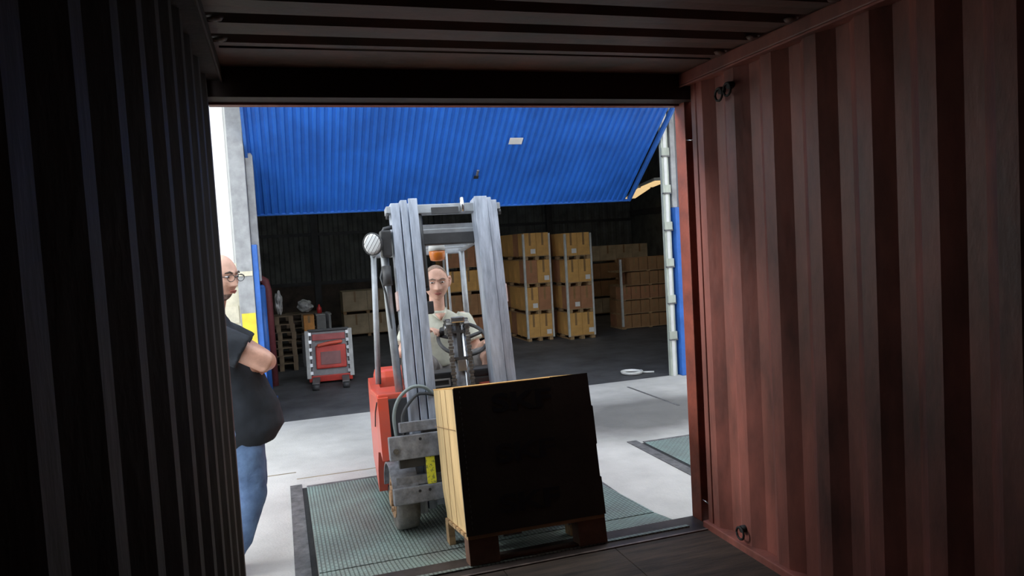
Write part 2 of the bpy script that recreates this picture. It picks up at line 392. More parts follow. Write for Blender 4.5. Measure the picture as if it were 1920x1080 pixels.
# ------------------------------------------------------------------ warehouse shell and door
FY = 8.42
wl = struct(MB().box(-14, -1.36, FY, FY+.22, GZ, 1.50).build('wall_facade_left', CREAM), 'cream block lower wall beside the warehouse opening')
for i in range(26):      # blocks of the first metre and a bit that show
    r_, k = divmod(i, 3)
    if GZ+.19*(r_+1) > 1.5: break
    MB().box(-1.37-.40*(k+1)-(r_ % 2)*.2+.004, -1.37-.40*k-(r_ % 2)*.2-.004, FY-.012, FY+.001, GZ+.19*r_+.004, GZ+.19*(r_+1)-.004).build('block', CREAM, wl)
wu = struct(MB().box(-14, -1.36, FY, FY+.22, 1.55, 4.5).build('wall_facade_upper', WHITEW), 'bright white boarded upper wall left of the blue door')
for i in range(14):
    MB().box(-1.38-.19*(i+1)+.004, -1.38-.19*i-.004, FY-.018, FY+.001, 1.57, 4.45).build('board', WHITEW, wu)
MB().box(-5, -1.36, FY-.05, FY+.02, 1.49, 1.56, bev=.005).build('ledge', CREAM, wu)
struct(MB().box(4.06, 14, FY, FY+.22, GZ, 6.5).build('wall_facade_right', WHITEW), 'pale facade wall right of the warehouse opening')
struct(MB().box(-1.36, 4.06, FY+.3, FY+.5, 4.3, 6.5).build('wall_lintel', WHITEW), 'facade wall above the tilted blue door')
# left jamb: grey post with boarded face, blue strip, yellow marker
j = struct(MB().box(-1.36, -1.20, FY-.06, FY+.16, GZ, 4.6, bev=.008).build('trim_6', GREYP), 'grey steel post at the left of the warehouse opening with a yellow band')
MB().box(-1.345, -1.205, FY-.064, FY-.058, .62, 1.02).build('yellow_band', YELL, j)
MB().box(-1.345, -1.205, FY-.075, FY-.058, 1.42, 1.47).build('bracket_strip', CREAM, j)
struct(MB().box(-1.198, -1.14, FY-.03, FY+.10, GZ, 1.75, bev=.008).build('trim_7', BLUEP), 'slim blue post at the left edge of the warehouse opening')
struct(MB().box(-1.198, -1.12, FY+.10, FY+.30, 1.35, 4.4, bev=.01).build('trim_8', GREYP), 'dark grey door track at the left of the opening')
# right jamb: greenish guide column with clamps, blue guard
g = struct(MB().box(3.80, 3.895, FY, FY+.06, GZ, 3.6, bev=.006).build('trim_9', GREENG), 'greenish-grey door guide column with clamp plates')
MB().box(3.825, 3.865, FY-.014, FY+.001, GZ, 3.6).build('guide_rib', WHITEP, g)
for k in range(6):
    MB().box(3.79, 3.90, FY-.025, FY+.02, .26+k*.47, .36+k*.47, bev=.004).build('clamp_plate', GREENG, g)
    MB().box(3.79, 3.903, FY-.03, FY+.0, .245+k*.47, .262+k*.47).build('clamp_flange', FRAME, g)
struct(MB().box(3.93, 4.03, FY-.06, FY+.08, GZ, 1.95, bev=.01).build('trim_10', BLUEP), 'blue guard post beside the greenish guide column')
struct(MB().box(3.93, 4.00, FY-.0, FY+.08, 1.95, 3.6, bev=.01).build('trim_11', GREYP), 'grey upper continuation of the blue guard post')
# tilted corrugated blue door
dx0, dx1 = -1.165, 3.74
d0 = Vector((0, 9.30, 2.13)); d1 = Vector((0, 6.75, 4.13)); dl = (d1-d0).length; dd = (d1-d0).normalized()
ca, sa = dd.y, dd.z
pit = .081; n = int((dx1-dx0)/pit); prof = []
for i in range(n):
    x = dx0+i*pit
    prof += [(x, 0), (x+.03, 0), (x+.042, .018), (x+.070, .018)]
prof.append((dx0+n*pit, 0))
DM = Matrix.Translation((0, d0.y, d0.z)) @ Matrix(((1, 0, 0), (0, dd.y, -dd.z), (0, dd.z, dd.y))).to_4x4()   # local y along slope, local z = normal
Mb = MB(); k = len(prof)
vs = [(x, 0, z) for x, z in prof]+[(x, dl, z) for x, z in prof]+[(x, 0, z-.004) for x, z in prof]+[(x, dl, z-.004) for x, z in prof]
fs = []
for i in range(k-1):
    fs += [(i, i+1, k+i+1, k+i), (2*k+i, 3*k+i, 3*k+i+1, 2*k+i+1), (i, 2*k+i, 2*k+i+1, i+1), (k+i, k+i+1, 3*k+i+1, 3*k+i)]
Mb.add(vs, fs)
do = empty('door_1', (0, 0, 0), 'x', None); del do['label']
struct(do, 'large blue corrugated up-and-over warehouse door hanging tilted open')
a = Mb.build('corrugated_sheet', BLUE, do); a.data.transform(DM)
for x in (dx0-.03, dx1-.0):
    a = MB().box(x, x+.03, 0, dl, -.03, .04).build('edge_channel', BLUEP, do); a.data.transform(DM)
a = MB().box(dx0, dx1, -.02, .0, -.005, .022).build('bottom_rail', BLUEP, do); a.data.transform(DM)
# which side faces the viewer: local -z or +z is downward-front; sign sits on that side
dn = (DM.to_3x3() @ Vector((0, 0, 1))); sd = 1 if dn.y < 0 else -1
zo = .0215 if sd > 0 else -.0075
a = MB().box(1.77, 1.935, 1.09, 1.19, zo, zo+sd*.004).build('white_sign', STICK, do); a.data.transform(DM)
a = MB().box(1.45, 1.48, .58, .68, zo, zo+sd*.02, bev=.004).build('door_handle', CHROME, do); a.data.transform(DM)
a = MB().box(1.435, 1.495, .52, .57, zo, zo+sd*.006).build('lock_plate', BLACK, do); a.data.transform(DM)

# warehouse walls
BY = 19.6
prof = []; x = -7.0
while x < 11:
    prof += [(x, 0), (x+.10, 0), (x+.13, .035), (x+.22, .035)]; x += .25
Mb = MB(); k = len(prof)
Mb.add([(x, BY-.02-z, .92) for x, z in prof]+[(x, BY-.02-z, 5.2) for x, z in prof], [(i, i+1, k+i+1, k+i) for i in range(k-1)])
bw = struct(Mb.build('wall_back', DARKW), 'grey ribbed steel sheeting high on the warehouse back wall')
MB().box(-7, 11, BY, BY+.1, GZ, 5.2).build('backing', DARKW, bw)
MB().box(-7, 11, BY-.06, BY+.05, .86, .95).build('ledge_rail', DARKP, bw)
MB().box(-7, 11, BY-.06, BY+.05, 2.12, 2.2).build('girt', DARKP, bw)
MB().box(-7, 11, BY-.04, BY, GZ, .86).build('lower_wall', BROWNW, bw)
for x in (-3, .0, 3.2, 6.4):
    MB().box(x-.08, x+.08, BY-.16, BY-.03, GZ, 5.2).build('stanchion', DARKP, bw)
struct(MB().box(-7.1, -7, FY+.2, BY, GZ, 5.2).build('wall_side_left', DARKW), 'dark sheet side wall of the warehouse beyond the left post')
rw = struct(MB().box(9.0, 9.1, FY+.2, BY, GZ, 5.2).build('wall_side_right', DARKW), 'dark sheet side wall of the warehouse beyond the stacks')
MB().box(8.94, 9.0, FY+.3, BY, 2.25, 2.4).build('girt', DARKP, rw)
rf = struct(MB().box(-7.1, 11, FY+.2, BY+.1, 5.2, 5.3).build('ceiling_warehouse', ROOFM), 'dark warehouse roof')
for y in (10.5, 13, 15.5, 18): MB().box(-7, 9, y-.06, y+.06, 4.95, 5.2).build('beam', DARKP, rf)
# unseen wall added right of the yard to keep side light out
struct(MB().box(5.6, 5.8, -6, FY, GZ, 5.5).build('wall_blocker_right', WHITEW), 'unseen pale wall added right of the dock yard to block side light')
struct(MB().box(-14, 14, 6.4, FY, 4.9, 5.05).build('added_eave', ROOFM), 'unseen deep eave added over the warehouse front to cut sky light')  # eave out of view, added to dim the floor near the warehouse
nc = struct(MB().box(1.75, 4.19, -6, 3.60, 0, 2.5, bev=.01).build('wall_neighbour_added', CONT), 'unseen closed container added at the neighbouring dock plate to block light')  # container out of view, added to stop light from the right
for k in range(30): MB().box(1.735, 1.75, -5.8+k*.31, -5.66+k*.31, .1, 2.4).build('rib', CONT, nc)

# warm ceiling lights
def fixture(P0, P1, label):
    P0, P1 = Vector(P0), Vector(P1); c0 = (P0+P1)/2; L = (P1-P0).length; an = math.atan2((P1-P0).y, (P1-P0).x)
    t = empty('ceiling_light', c0, label, 'lamp', 'warm warehouse ceiling lights', (0, 0, an))
    MB().box(-L/2, L/2, -.15, .15, .02, .08, bev=.01).build('housing', WHITEP, t)
    MB().box(-L/2+.03, L/2-.03, -.13, .13, .0, .02).build('diffuser', FLUO, t)
    for x in (-L*.35, L*.35): MB().cyl((x, 0, .08), (x, 0, 5.2-c0.z), .01, 8).build('hanger', DARKP, t)
    return t
fixture((6.80, 14.55, 2.66), (8.2, 18.0, 2.66), 'warm strip light under the roof, partly behind the tilted blue door')
fixture((6.28, 12.85, 2.66), (6.72, 14.3, 2.66), 'warm strip light under the roof, cut by the guide column')
for (x, y) in ((-3, 12.5), (-3, 16.5), (2, 11.5), (2, 15.5), (5.5, 10.5)):     # unseen lights added above the view to brighten back wall and stacks
    lt = empty('hall_fill_light', (x, y, 4.7), 'unseen fill light added behind the blue door, %s half of the %s bay' % ('front' if y < 13 else 'rear', 'left' if x < 0 else 'right' if x > 3 else 'middle'), 'lamp', 'added hall fill lights')
    MB().box(-.6, .6, -.1, .1, .01, .06).build('housing', WHITEP, lt)
    MB().box(-.58, .58, -.08, .08, 0, .01).build('tube', mat('hall_fill_glow', (.9, 1., .88), .5, emit=5.0), lt)
    MB().cyl((0, 0, .06), (0, 0, .5), .01, 6).build('hanger', DARKP, lt)

# ------------------------------------------------------------------ bollard and post things by the left jamb
t = empty('bollard', (-1.16, 10.0, GZ), 'blue round bollard standing just inside the opening behind the man', 'bollard')
MB().cyl((0, 0, 0), (0, 0, 1.44), .046, 20).build('post', BLUEP, t)
MB().loft([((0, 0, 1.44), (.046, 0, 0), (0, .046, 0)), ((0, 0, 1.47), (.036, 0, 0), (0, .036, 0)), ((0, 0, 1.485), (.01, 0, 0), (0, .01, 0))], 20).build('cap', BLUEP, t)
MB().box(-.1, .1, -.1, .1, 0, .015).build('base_plate', BLUEP, t)
t = empty('rubber_buffer', (-1.10, 10.9, GZ), 'dark maroon rolled curtain post behind the blue bollard', 'post')
MB().tube([(0, 0, 0), (0, 0, 1.35), (-.03, 0, 1.50), (-.1, 0, 1.55), (-.2, 0, 1.53)], [.055, .055, .06, .06, .05], 16).build('post', mat('maroon', (.20, .05, .06), .6), t)
MB().box(-.11, .11, -.11, .11, 0, .02).build('base_plate', DARKP, t)

# ------------------------------------------------------------------ stacks in the warehouse
ORD = ['bottom', 'second', 'third', 'top', 'fifth']
def carton_mesh(w, d, h, m, nm='carton'):
    M = MB(); M.box(0, w, 0, d, 0, h, bev=.006); me = M.mesh(nm); me.materials.append(m); return me
def pallet_mesh(w, d, h, m):
    M = MB()
    for i in range(3):
        x = i*(w-.07)/2; M.box(x, x+.07, 0, d, 0, .014)
        for k in range(3): y = k*(d-.09)/2; M.box(x, x+.07, y, y+.09, .014, h-.014)
    nb = 6
    for i in range(nb): y = i*(d-.09)/(nb-1); M.box(0, w, y, y+.09, h-.014, h)
    me = M.mesh('pallet'); me.materials.append(m); return me
tape_cache = {}
def stack(name, x, y, ncol, nrow, cw, cd, ch, levels, ph, mats, sticker, edge=True, gap=.004, skip=()):
    """name: words placing the stack. x,y: front-left corner."""
    W = ncol*cw; D = nrow*cd; lev = ph+ch+.004
    pm = pallet_mesh(W, D, ph, WOOD)
    cms = [carton_mesh(cw-gap, cd-gap, ch, m) for m in mats]
    tp = MB(); tp.box((cw-gap)/2-.02, (cw-gap)/2+.02, -.0015, 0, ch*.45, ch*.999); tpm = tp.mesh('tape'); tpm.materials.append(TAPE)
    st = MB(); st.box(cw*.52, cw*.90, -.002, 0, ch*.10, ch*.30); stm = st.mesh('sticker'); stm.materials.append(STICK)
    z = GZ+.002
    for l in range(levels):
        jx, jy = random.uniform(-.012, .012), random.uniform(-.012, .012)
        if (l, -1, -1) in skip: break
        if ph > 0:
            p = bpy.data.objects.new('pallet', pm); COL.objects.link(p); p.location = (x+jx, y+jy, z)
            tag(p, 'wooden pallet under the %s layer of %s' % (ORD[l], name), 'pallet', 'pallets in the warehouse stacks')
        for i in range(ncol):
            for k in range(nrow):
                if (l, i, k) in skip: continue
                me = cms[(l*7+i*3+k*5+(len(name))) % len(cms)]
                c = bpy.data.objects.new('carton', me); COL.objects.link(c); c.location = (x+jx+i*cw, y+jy+k*cd, z+ph)
                row = 'front row' if k == 0 else ('%s row back' % ['', 'second', 'third', 'fourth', 'fifth', 'sixth'][k])
                colw = {1: ['only column'], 2: ['left column', 'right column']}.get(ncol) or ['%s column' % q for q in ['first', 'second', 'third', 'fourth', 'fifth', 'sixth']]
                lab = 'carton, %s layer, %s, %s, in %s' % (ORD[l], colw[i], row, name)
                tag(c, lab, 'box', 'cartons of '+name)
                if k == 0:
                    t_ = bpy.data.objects.new('tape', tpm); COL.objects.link(t_); t_.parent = c
                    if sticker and (i+l) % 2 == (1 if sticker == 1 else 0):
                        t_ = bpy.data.objects.new('sticker', stm); COL.objects.link(t_); t_.parent = c
        z += lev
    if edge:
        for sx, xx in (('left', x-.02), ('right', x+W-.012)):
            M = MB(); zt = z-GZ; M.box(0, .035, -.004, 0, .06, zt-.02); M.box(0 if sx == 'left' else .031, .004 if sx == 'left' else .035, 0, .04, .06, zt-.02)
            e = M.build('edge_board', WRAP); e.location = (xx, y-.014, GZ)
            tag(e, 'pale edge board on the %s corner of %s' % (sx, name), 'edge board')
M3 = [CARD, CARD, CARD2, CARD3]
stack('the tallest stack by the mast', 3.39, 12.9, 2, 6, .247, .33, .425, 4, .075, [CARD, CARD, CARD, CARD3], 1)
stack('the tall stack with reddish bottom', 4.10, 12.62, 2, 3, .248, .33, .415, 4, .075, [CARD, CARD, CARD3], 1)
stack('the stack framed by the mast', 2.05, 13.7, 3, 2, .31, .36, .385, 4, .07, [CARD, CARD3, CARD2], 0)
stack('the dim far stack', 5.98, 16.2, 4, 1, .425, .5, .35, 4, .065, [CARD2, CARD2, CARDP], 0, edge=False)
stack('the short small-carton stack', 5.53, 13.3, 6, 2, .205, .30, .25, 5, .03, [CARD3, CARD2, CARD2], 0, gap=.014, skip=((3, 0, 0), (3, 0, 1), (4, 0, 0), (4, 0, 1)))
stack('the wrapped stack behind the guard', .36, 16.4, 2, 1, .53, .7, .43, 2, .07, [CARDP, CARDP], 0, edge=False)

# small things behind the red stacker
c = MB().box(-.085, .085, -.14, .14, 0, .27, bev=.006).build('carton', mat('orange_card', (.62, .27, .07), .7)); c.location = (-.515, 12.75, GZ+.572)
tag(c, 'small orange-brown carton on the shelf table behind the red stacker', 'box')
MB().box(-.02, .02, -.142, -.14, .15, .269).build('tape', TAPE, c)
c = MB().box(-.12, .12, -.17, .17, 0, .26, bev=.02).build('crate', mat('grey_bin', (.17, .17, .165), .6)); c.location = (-.275, 12.8, GZ+.572)
tag(c, 'grey lidded crate beside the small orange carton', 'crate')
MB().box(-.128, .128, -.18, .18, .25, .28, bev=.008).build('lid', mat('grey_bin_lid', (.22, .22, .21), .6), c)
t = empty('table', (-.38, 12.85, GZ), 'low dark work table behind the red stacker', 'table')
MB().box(-.27, .27, -.3, .3, .53, .57, bev=.004).build('table_top', BROWNW, t)
for sx in (-1, 1):
    for sy in (-1, 1): MB().box(sx*.24-.025, sx*.24+.025, sy*.26-.025, sy*.26+.025, 0, .53).build('leg', DARKP, t)
c = MB(); c.loft([((0, 0, 0), (.04, 0, 0), (0, .04, 0)), ((0, 0, .09), (.04, 0, 0), (0, .04, 0)), ((0, 0, .12), (.018, 0, 0), (0, .018, 0)), ((0, 0, .15), (.016, 0, 0), (0, .016, 0))], 16)
c = c.build('bottle', mat('red_plastic', (.5, .03, .03), .4)); c.location = (-.33, 12.8, GZ+.853); tag(c, 'small red bottle on the grey crate', 'bottle')
def crumple(name, loc, sx, sz, label):
    bm = bmesh.new(); bmesh.ops.create_icosphere(bm, subdivisions=4, radius=1)
    for v in bm.verts:
        v.co *= 1+.30*noise.noise(v.co*2.1+Vector(loc)); q = v.co
        v.co = Vector((q.x*sx, q.y*.13, q.z*sz+sz))
        v.co.z = max(v.co.z, 0)
    me = bpy.data.meshes.new(name); bm.to_mesh(me); bm.free(); me.materials.append(PLASTW)
    o = bpy.data.objects.new(name, me); COL.objects.link(o); o.location = loc; tag(o, label, 'plastic wrap'); return o
crumple('wrap_bundle', (-.50, 14.6, GZ+.762), .14, .12, 'crumpled bundle of clear film on the stack behind the orange carton')
crumple('wrap_roll', (-.97, 12.6, GZ+.89), .06, .20, 'upright roll of clear wrapping film by the blue bollard')
# stacks of bare pallets that carry them
def pallet_pile(x, y, n, who, w=.8, d=.6, h=.125):
    pm = pallet_mesh(w, d, h, mat('old_pallet', (.17, .12, .075), .8, var=.25))
    for i in range(n):
        o = bpy.data.objects.new('pallet', pm); COL.objects.link(o); o.location = (x+random.uniform(-.02, .02), y+random.uniform(-.02, .02), GZ+.002+i*(h+.001))
        tag(o, 'old bare wooden pallet, %s from the floor in the pile %s' % (['first', 'second', 'third', 'fourth', 'fifth', 'sixth', 'seventh', 'eighth', 'ninth', 'tenth'][i], who), 'pallet', 'bare pallets '+who)
pallet_pile(-1.25, 12.3, 7, 'by the blue bollard', w=.5)
pallet_pile(-.85, 14.3, 6, 'holding the clear film', w=.62)

# white coiled strap on the floor
t = empty('hose_coil', (3.45, 8.85, GZ+.003), 'white coiled hose lying on the dark floor by the guide column', 'hose')
pts = []
for i in range(97):
    a = i/96*2*PI*3; r = .125+.012*(i/96); pts.append((r*math.cos(a), r*math.sin(a)*1.1, .014+.011*(i/96)*2))
MB().tube(pts, .011, 8).build('coil', WHITEP, t)
MB().tube([(.13, -.03, .014), (.2, -.06, .013), (.28, -.1, .013)], .012, 8).build('tail', WHITEP, t)

# ------------------------------------------------------------------ red stacker truck in the warehouse
t = empty('pallet_stacker', (-.33, 10.75, GZ), 'red and grey pedestrian pallet stacker parked in front of the dark back area', 'stacker', rot=(0, 0, R_(-4)))
LT = Matrix.Translation((0, 0, .08)) @ Matrix.Rotation(R_(-9), 4, 'X') @ Matrix.Diagonal((.96, 1, .92, 1))
for sx in (-1, 1):
    MB().box(sx*.31-.032, sx*.31+.032, -.03, .05, .0, .74, M=LT, bev=.006).build('side_rail', mat('stacker_rail', (.42, .42, .41), .5, .2), t)
    for k in range(6): MB().box(sx*.27-.02, sx*.27+.02, -.034, -.02, .06+k*.12, .11+k*.12, M=LT).build('rail_bracket', CHROME, t)
MB().box(-.27, .27, .0, .05, .03, .72, M=LT, bev=.01).build('back_panel', mat('stacker_grey', (.24, .23, .24), .5), t)
MB().box(-.20, .24, -.045, .0, .14, .50, M=LT, bev=.02).build('red_cover', FLRED_D, t)
MB().box(-.13, .16, -.052, -.040, .20, .40, M=LT, bev=.01).build('cover_recess', mat('stacker_panel', (.25, .10, .10), .5), t)
MB().tube([(-.15, -.06, .50), (.0, -.075, .525), (.17, -.06, .54)], .028, 12, 'round', M=LT).build('handle_bar', FLRED, t)
MB().box(-.24, .24, -.02, .01, .58, .68, M=LT, bev=.01).build('red_stripe', mat('stacker_red_dark', (.40, .08, .08), .5), t)
MB().box(-.30, .30, -.03, .05, .72, .76, M=LT, bev=.008).build('top_bar', DARKP, t)
MB().box(-.30, .30, -.02, .30, .03, .12, bev=.01).build('base', FLRED_D, t)
MB().box(-.22, .22, .08, .42, .12, .62, bev=.03).build('motor_cover', DARKP, t)
for sx in (-1, 1):
    MB().box(sx*.20-.05, sx*.20+.05, -.52, .0, .05, .10, bev=.008).build('straddle_leg', mat('leg_dark', (.13, .12, .12), .5), t)
    w_ = MB().cyl((sx*.20-.045, -.53, .045), (sx*.20+.045, -.53, .045), .043, 20).build('roller', DARKP, t)
    MB().cyl((sx*.20-.048, -.53, .045), (sx*.20+.048, -.53, .045), .018, 12).build('roller_hub', CHROME, w_)
MB().tube([(0, .2, .6), (0, .15, .95), (0, .1, 1.0)], .02, 10).build('tiller', DARKP, t)

# ------------------------------------------------------------------ load: pallet and tall carton, tilted back on the forks
LM = Matrix.Translation((-.145, 3.475, .012)) @ Matrix.Rotation(R_(-1.2), 4, 'Z') @ Matrix.Rotation(R_(-10.4), 4, 'X')
pr_ = empty('pallet', LM.translation, 'two-runner wooden pallet on the forks under the big printed box', 'pallet'); pr_.rotation_euler = LM.to_euler()
W_, D_ = .735, .62
for x in (0, W_-.155):
    MB().box(x, x+.155, 0, D_*.0+.10, 0, .125, bev=.003).build('foot_block', WOODD, pr_)
    MB().box(x+.05, x+.105, .27, .36, 0, .125).build('foot_block', WOOD, pr_)
    MB().box(x+(.0 if x == 0 else .12), x+(.035 if x == 0 else .155), D_-.08, D_, 0, .125).build('foot_block', WOOD, pr_)
MB().box(.155, W_-.155, 0.02, .09, .0, .012, bev=.003).build('bottom_board', WOODD, pr_)
for i in range(6):
    y = i*(D_-.095)/5
    MB().box(0, W_, y, y+.09, .125, .143, bev=.002).build('deck_board', WOOD, pr_)
BM = LM @ Matrix.Translation((0, 0, .144))
bx = empty('printed_box', BM.translation, 'large brown printed box with dark front, tilted back on the pallet', 'box'); bx.rotation_euler = BM.to_euler()
H_ = .735
M = MB()   # carton body, left face bulging near the bottom like slack board
nz_, ny_ = 22, 8; vs = []; fs = []
def bulge(y, z):
    a = .010*math.sin(z/H_*PI)*math.sin(y/D_*PI)
    if z < .16: a += -.012*(1-z/.16)*(1 if y > .1 else y/.1)
    return -a
M.box(.012, W_-.004, .008, D_-.008, 0, H_-.006)
M.build('carton_body', BOXSIDE, bx)
M = MB(); M.v = []
for i in range(nz_+1):
    for k in range(ny_+1):
        z = i*(H_-.004)/nz_; y = .012+k*(D_-.02)/ny_
        M.v.append((bulge(y, z)+.002, y, z))
for i in range(nz_):
    for k in range(ny_):
        q = i*(ny_+1)+k; M.f.append((q, q+1, q+ny_+2, q+ny_+1)); M.sm.append(True)
n0 = len(M.v); M.v += [(x+.010, y, z) for x, y, z in M.v]; M.f += [tuple(q+n0 for q in f)[::-1] for f in M.f[:]]; M.sm = [True]*len(M.f)
M.build('side_sleeve', BOXSIDE, bx)
for yv in (.19, .34): MB().box(-.0105, -.0085, yv, yv+.003, .02, H_-.01).build('side_seam', TAPE, bx)
MB().box(-.012, -.009, .02, D_-.02, .52, .523).build('side_crease', TAPE, bx)
# front: dark sleeve with stepped right edge
st = [(-.004, 0), (W_+.006, 0), (W_+.006, .19), (W_-.001, .195), (W_-.001, .36), (W_+.004, .365), (W_+.004, .56), (W_-.003, .565), (W_-.006, H_+.002), (.52, H_+.001), (.515, H_-.004), (-.004, H_-.006)]
MB().prism(st, 'y', -.004, .008).build('front_panel', BOXFRONT, bx)
MB().box(.0, W_-.004, .0, D_-.004, H_-.006, H_, bev=.001).build('top_flap', CARD, bx)
for k in range(26):
    MB().box(.026, .030, -.006, -.0038, .03+k*.027, .042+k*.027).build('staple', mat('dull_staple', (.12, .12, .12), .4, .6), bx)
for (cx, cz) in ((.352, .630), (.345, .375), (.338, .125)):
    text_obj('SKF', .128, INK, bx, Matrix.Translation((cx, -.0048, cz)) @ Matrix.Rotation(PI/2, 4, 'X') @ Matrix.Diagonal((1.6, 1, 1, 1)), bold=.004)


# ------------------------------------------------------------------ forklift
FT = empty('forklift', (.12, 4.47, -.115), 'red and grey electric forklift on the green dock plate carrying the tilted box', 'forklift', rot=(R_(-3.9), 0, 0))
MM = Matrix.Translation((0, -.12, 0)) @ Matrix.Rotation(R_(-6.5), 4, 'X')       # mast frame
# mast rails: outer channel and nested inner channels
for sx, xa in ((-1, -.352), (1, .199)):
    xb = xa+.153
    o_in = sx < 0
    # outer channel (C section): web outside, flanges
    M = MB()
    if sx < 0: xo, xi = xa, xa+.055
    else: xo, xi = xb, xb-.055
    M.box(xo, xi, .012, .024, .10, 2.035, M=MM, bev=.003); M.box(xo, xi, .118, .13, .10, 2.035, M=MM, bev=.003); M.box(xo, xo-sx*.014, .02, .13, .10, 2.035, M=MM)
    M.build('outer_mast_rail', FLGREY, FT)
    M = MB(); xo2 = xo-sx*(.062 if sx < 0 else .040); xi2 = xo2-sx*(.042 if sx < 0 else .026)
    M.box(xo2, xi2, .0, .014, .12, 2.05, M=MM, bev=.003); M.box(xo2, xi2, .105, .117, .12, 2.05, M=MM, bev=.003); M.box(xo2+sx*.0, xo2-sx*.014, .01, .11, .12, 2.05, M=MM)
    M.build('middle_mast_rail', FLGREY, FT)
    M = MB(); xo3 = xi2-sx*.006; xi3 = xo-sx*(.168 if sx < 0 else .158)
    M.box(xo3, xi3, -.018, -.002, .14, 2.055, M=MM, bev=.004); M.box(xo3, xi3, .09, .10, .14, 2.05, M=MM, bev=.003); M.box(xi3+sx*.012, xi3, -.01, .1, .14, 2.05, M=MM)
    M.build('inner_mast_rail', FLGREY, FT)
    # top bracket and roller
    M = MB(); M.box(xo-sx*-.028, xo-sx*.03, .03, .12, 1.975, 2.02, M=MM, bev=.004); M.build('top_bracket', GUARDM, FT)
    MB().cyl(MM @ Vector((xo+sx*.012, .05, 1.96)), MM @ Vector((xo+sx*.03, .05, 1.96)), .02, 14).build('roller', DARKP, FT)
    MB().box(xo+sx*.0, xo+sx*.012, .03, .10, 1.35, 1.47, M=MM, bev=.003).build('reflector', mat('pinkish_reflector', (.75, .55, .50), .3), FT, label='pale pink reflector on the mast side')
    MB().cyl(MM @ Vector((xo-sx*.085, .15, .2)), MM @ Vector((xo-sx*.085, .15, 1.75)), .022, 16).build('lift_cylinder', DARKP, FT)
# crossbars
MB().box(-.19, .21, .03, .10, 1.965, 2.025, M=MM, bev=.005).build('top_crossbar', GUARDM, FT)
MB().box(-.09, .09, .02, .03, 1.955, 2.0, M=MM, bev=.002).build('crossbar_block', DARKP, FT)
MB().cyl(MM @ Vector((.115, .01, 1.96)), MM @ Vector((.115, .01, 2.055)), .014, 12).build('crossbar_pin', CHROME, FT)
MB().box(-.20, .21, .10, .15, 1.845, 1.905, M=MM, bev=.005).build('rear_crossbar', GUARDM, FT)
MB().box(-.20, .21, .09, .14, 1.77, 1.845, M=MM, bev=.005).build('rear_crossbar_web', DARKP, FT)
MB().box(-.19, .20, .10, .14, .30, .38, M=MM, bev=.004).build('lower_crossbar', FLGREY2, FT)
# centre free-lift cylinder, chains and sheaves
MB().cyl(MM @ Vector((.0, .05, .25)), MM @ Vector((.0, .05, 1.22)), .036, 24).build('centre_cylinder', FLGREY2, FT)
MB().cyl(MM @ Vector((.04, .02, .25)), MM @ Vector((.03, .02, 1.22)), .018, 16).build('cylinder_rod', CHROME, FT)
M = MB()
M.box(-.055, .055, .0, .10, 1.17, 1.19, M=MM, bev=.004); M.box(-.055, .055, .0, .10, 1.0, 1.02, M=MM, bev=.003); M.box(-.012, .012, .0, .09, 1.02, 1.26, M=MM)
M.build('sheave_yoke', DARKP, FT)
for sx in (-1, 1):
    sh = MB(); sh.cyl(MM @ Vector((sx*.058-.014, .045, 1.215)), MM @ Vector((sx*.058+.014, .045, 1.215)), .047, 24)
    s_ = sh.build('chain_sheave', DARKP, FT)
    MB().cyl(MM @ Vector((sx*.058-.02, .045, 1.215)), MM @ Vector((sx*.058+.02, .045, 1.215)), .014, 12).build('sheave_pin', CHROME, s_)
    M = MB(); n_ = 46
    for k in range(n_):
        z = .28+k*(1.215-.28)/n_; wd = .017 if k % 2 else .012
        M.box(sx*.058-wd, sx*.058+wd, -.009, .002, z, z+.0175, M=MM, bev=.002)
    for k in range(9):
        a = PI*k/8; M.box(-.017 if k % 2 else -.012, .017 if k % 2 else .012, -.005, .005, -.009, .009, M=MM @ Matrix.Translation((sx*.058, .045-.049*math.cos(a), 1.215+.049*math.sin(a))) @ Matrix.Rotation(-a, 4, 'X'))
    M.build('lift_chain', CHAIN, FT, kind='stuff')
MB().box(-.045, .045, -.02, .0, 1.235, 1.275, M=MM, bev=.008).build('cylinder_cap', CHROME, FT)
MB().box(-.025, .03, -.004, .0, .93, 1.0, M=MM, bev=.003).build('chain_anchor', CHROME, FT)
# carriage
cz = [(.445, .585, -.135, -.075), (.188, .285, -.135, -.075)]
for (z0, z1, ya, yb), nm in zip(cz, ('upper_fork_bar', 'lower_fork_bar')):
    o_ = MB().box(-.515, .53, ya, yb, z0, z1, M=MM, bev=.006).build(nm, FLGREY2, FT)
    for bxx in ((-.36, -.30) if nm[0] == 'l' else (-.33,)):
        MB().cyl(MM @ Vector((bxx, ya-.001, z1-.03)), MM @ Vector((bxx, ya+.01, z1-.03)), .009, 10).build('bolt_hole', BLACK, o_)
MB().cyl(MM @ Vector((-.48, -.142, .50)), MM @ Vector((-.48, -.13, .50)), .017, 14).build('lock_bolt', CHROME, FT)
MB().box(-.46, .46, -.10, -.05, .392, .445, M=MM, bev=.004).build('carriage_plate', DARKP, FT)
MB().box(-.44, .44, -.11, -.04, .60, .66, M=MM, bev=.005).build('side_shift_bar', FLGREY2, FT)
MB().box(-.49, .49, -.10, -.04, .288, .342, M=MM, bev=.004).build('lower_carriage_plate', FLGREY2, FT)
for x in (-.305, .20): MB().box(x, x+.10, -.09, -.02, .20, .62, M=MM, bev=.005).build('carriage_upright', DARKP, FT)
MB().box(-.308, -.254, -.128, -.122, .287, .465, M=MM).build('yellow_plate', YSTICK, FT, label='yellow load plate with small dark print')
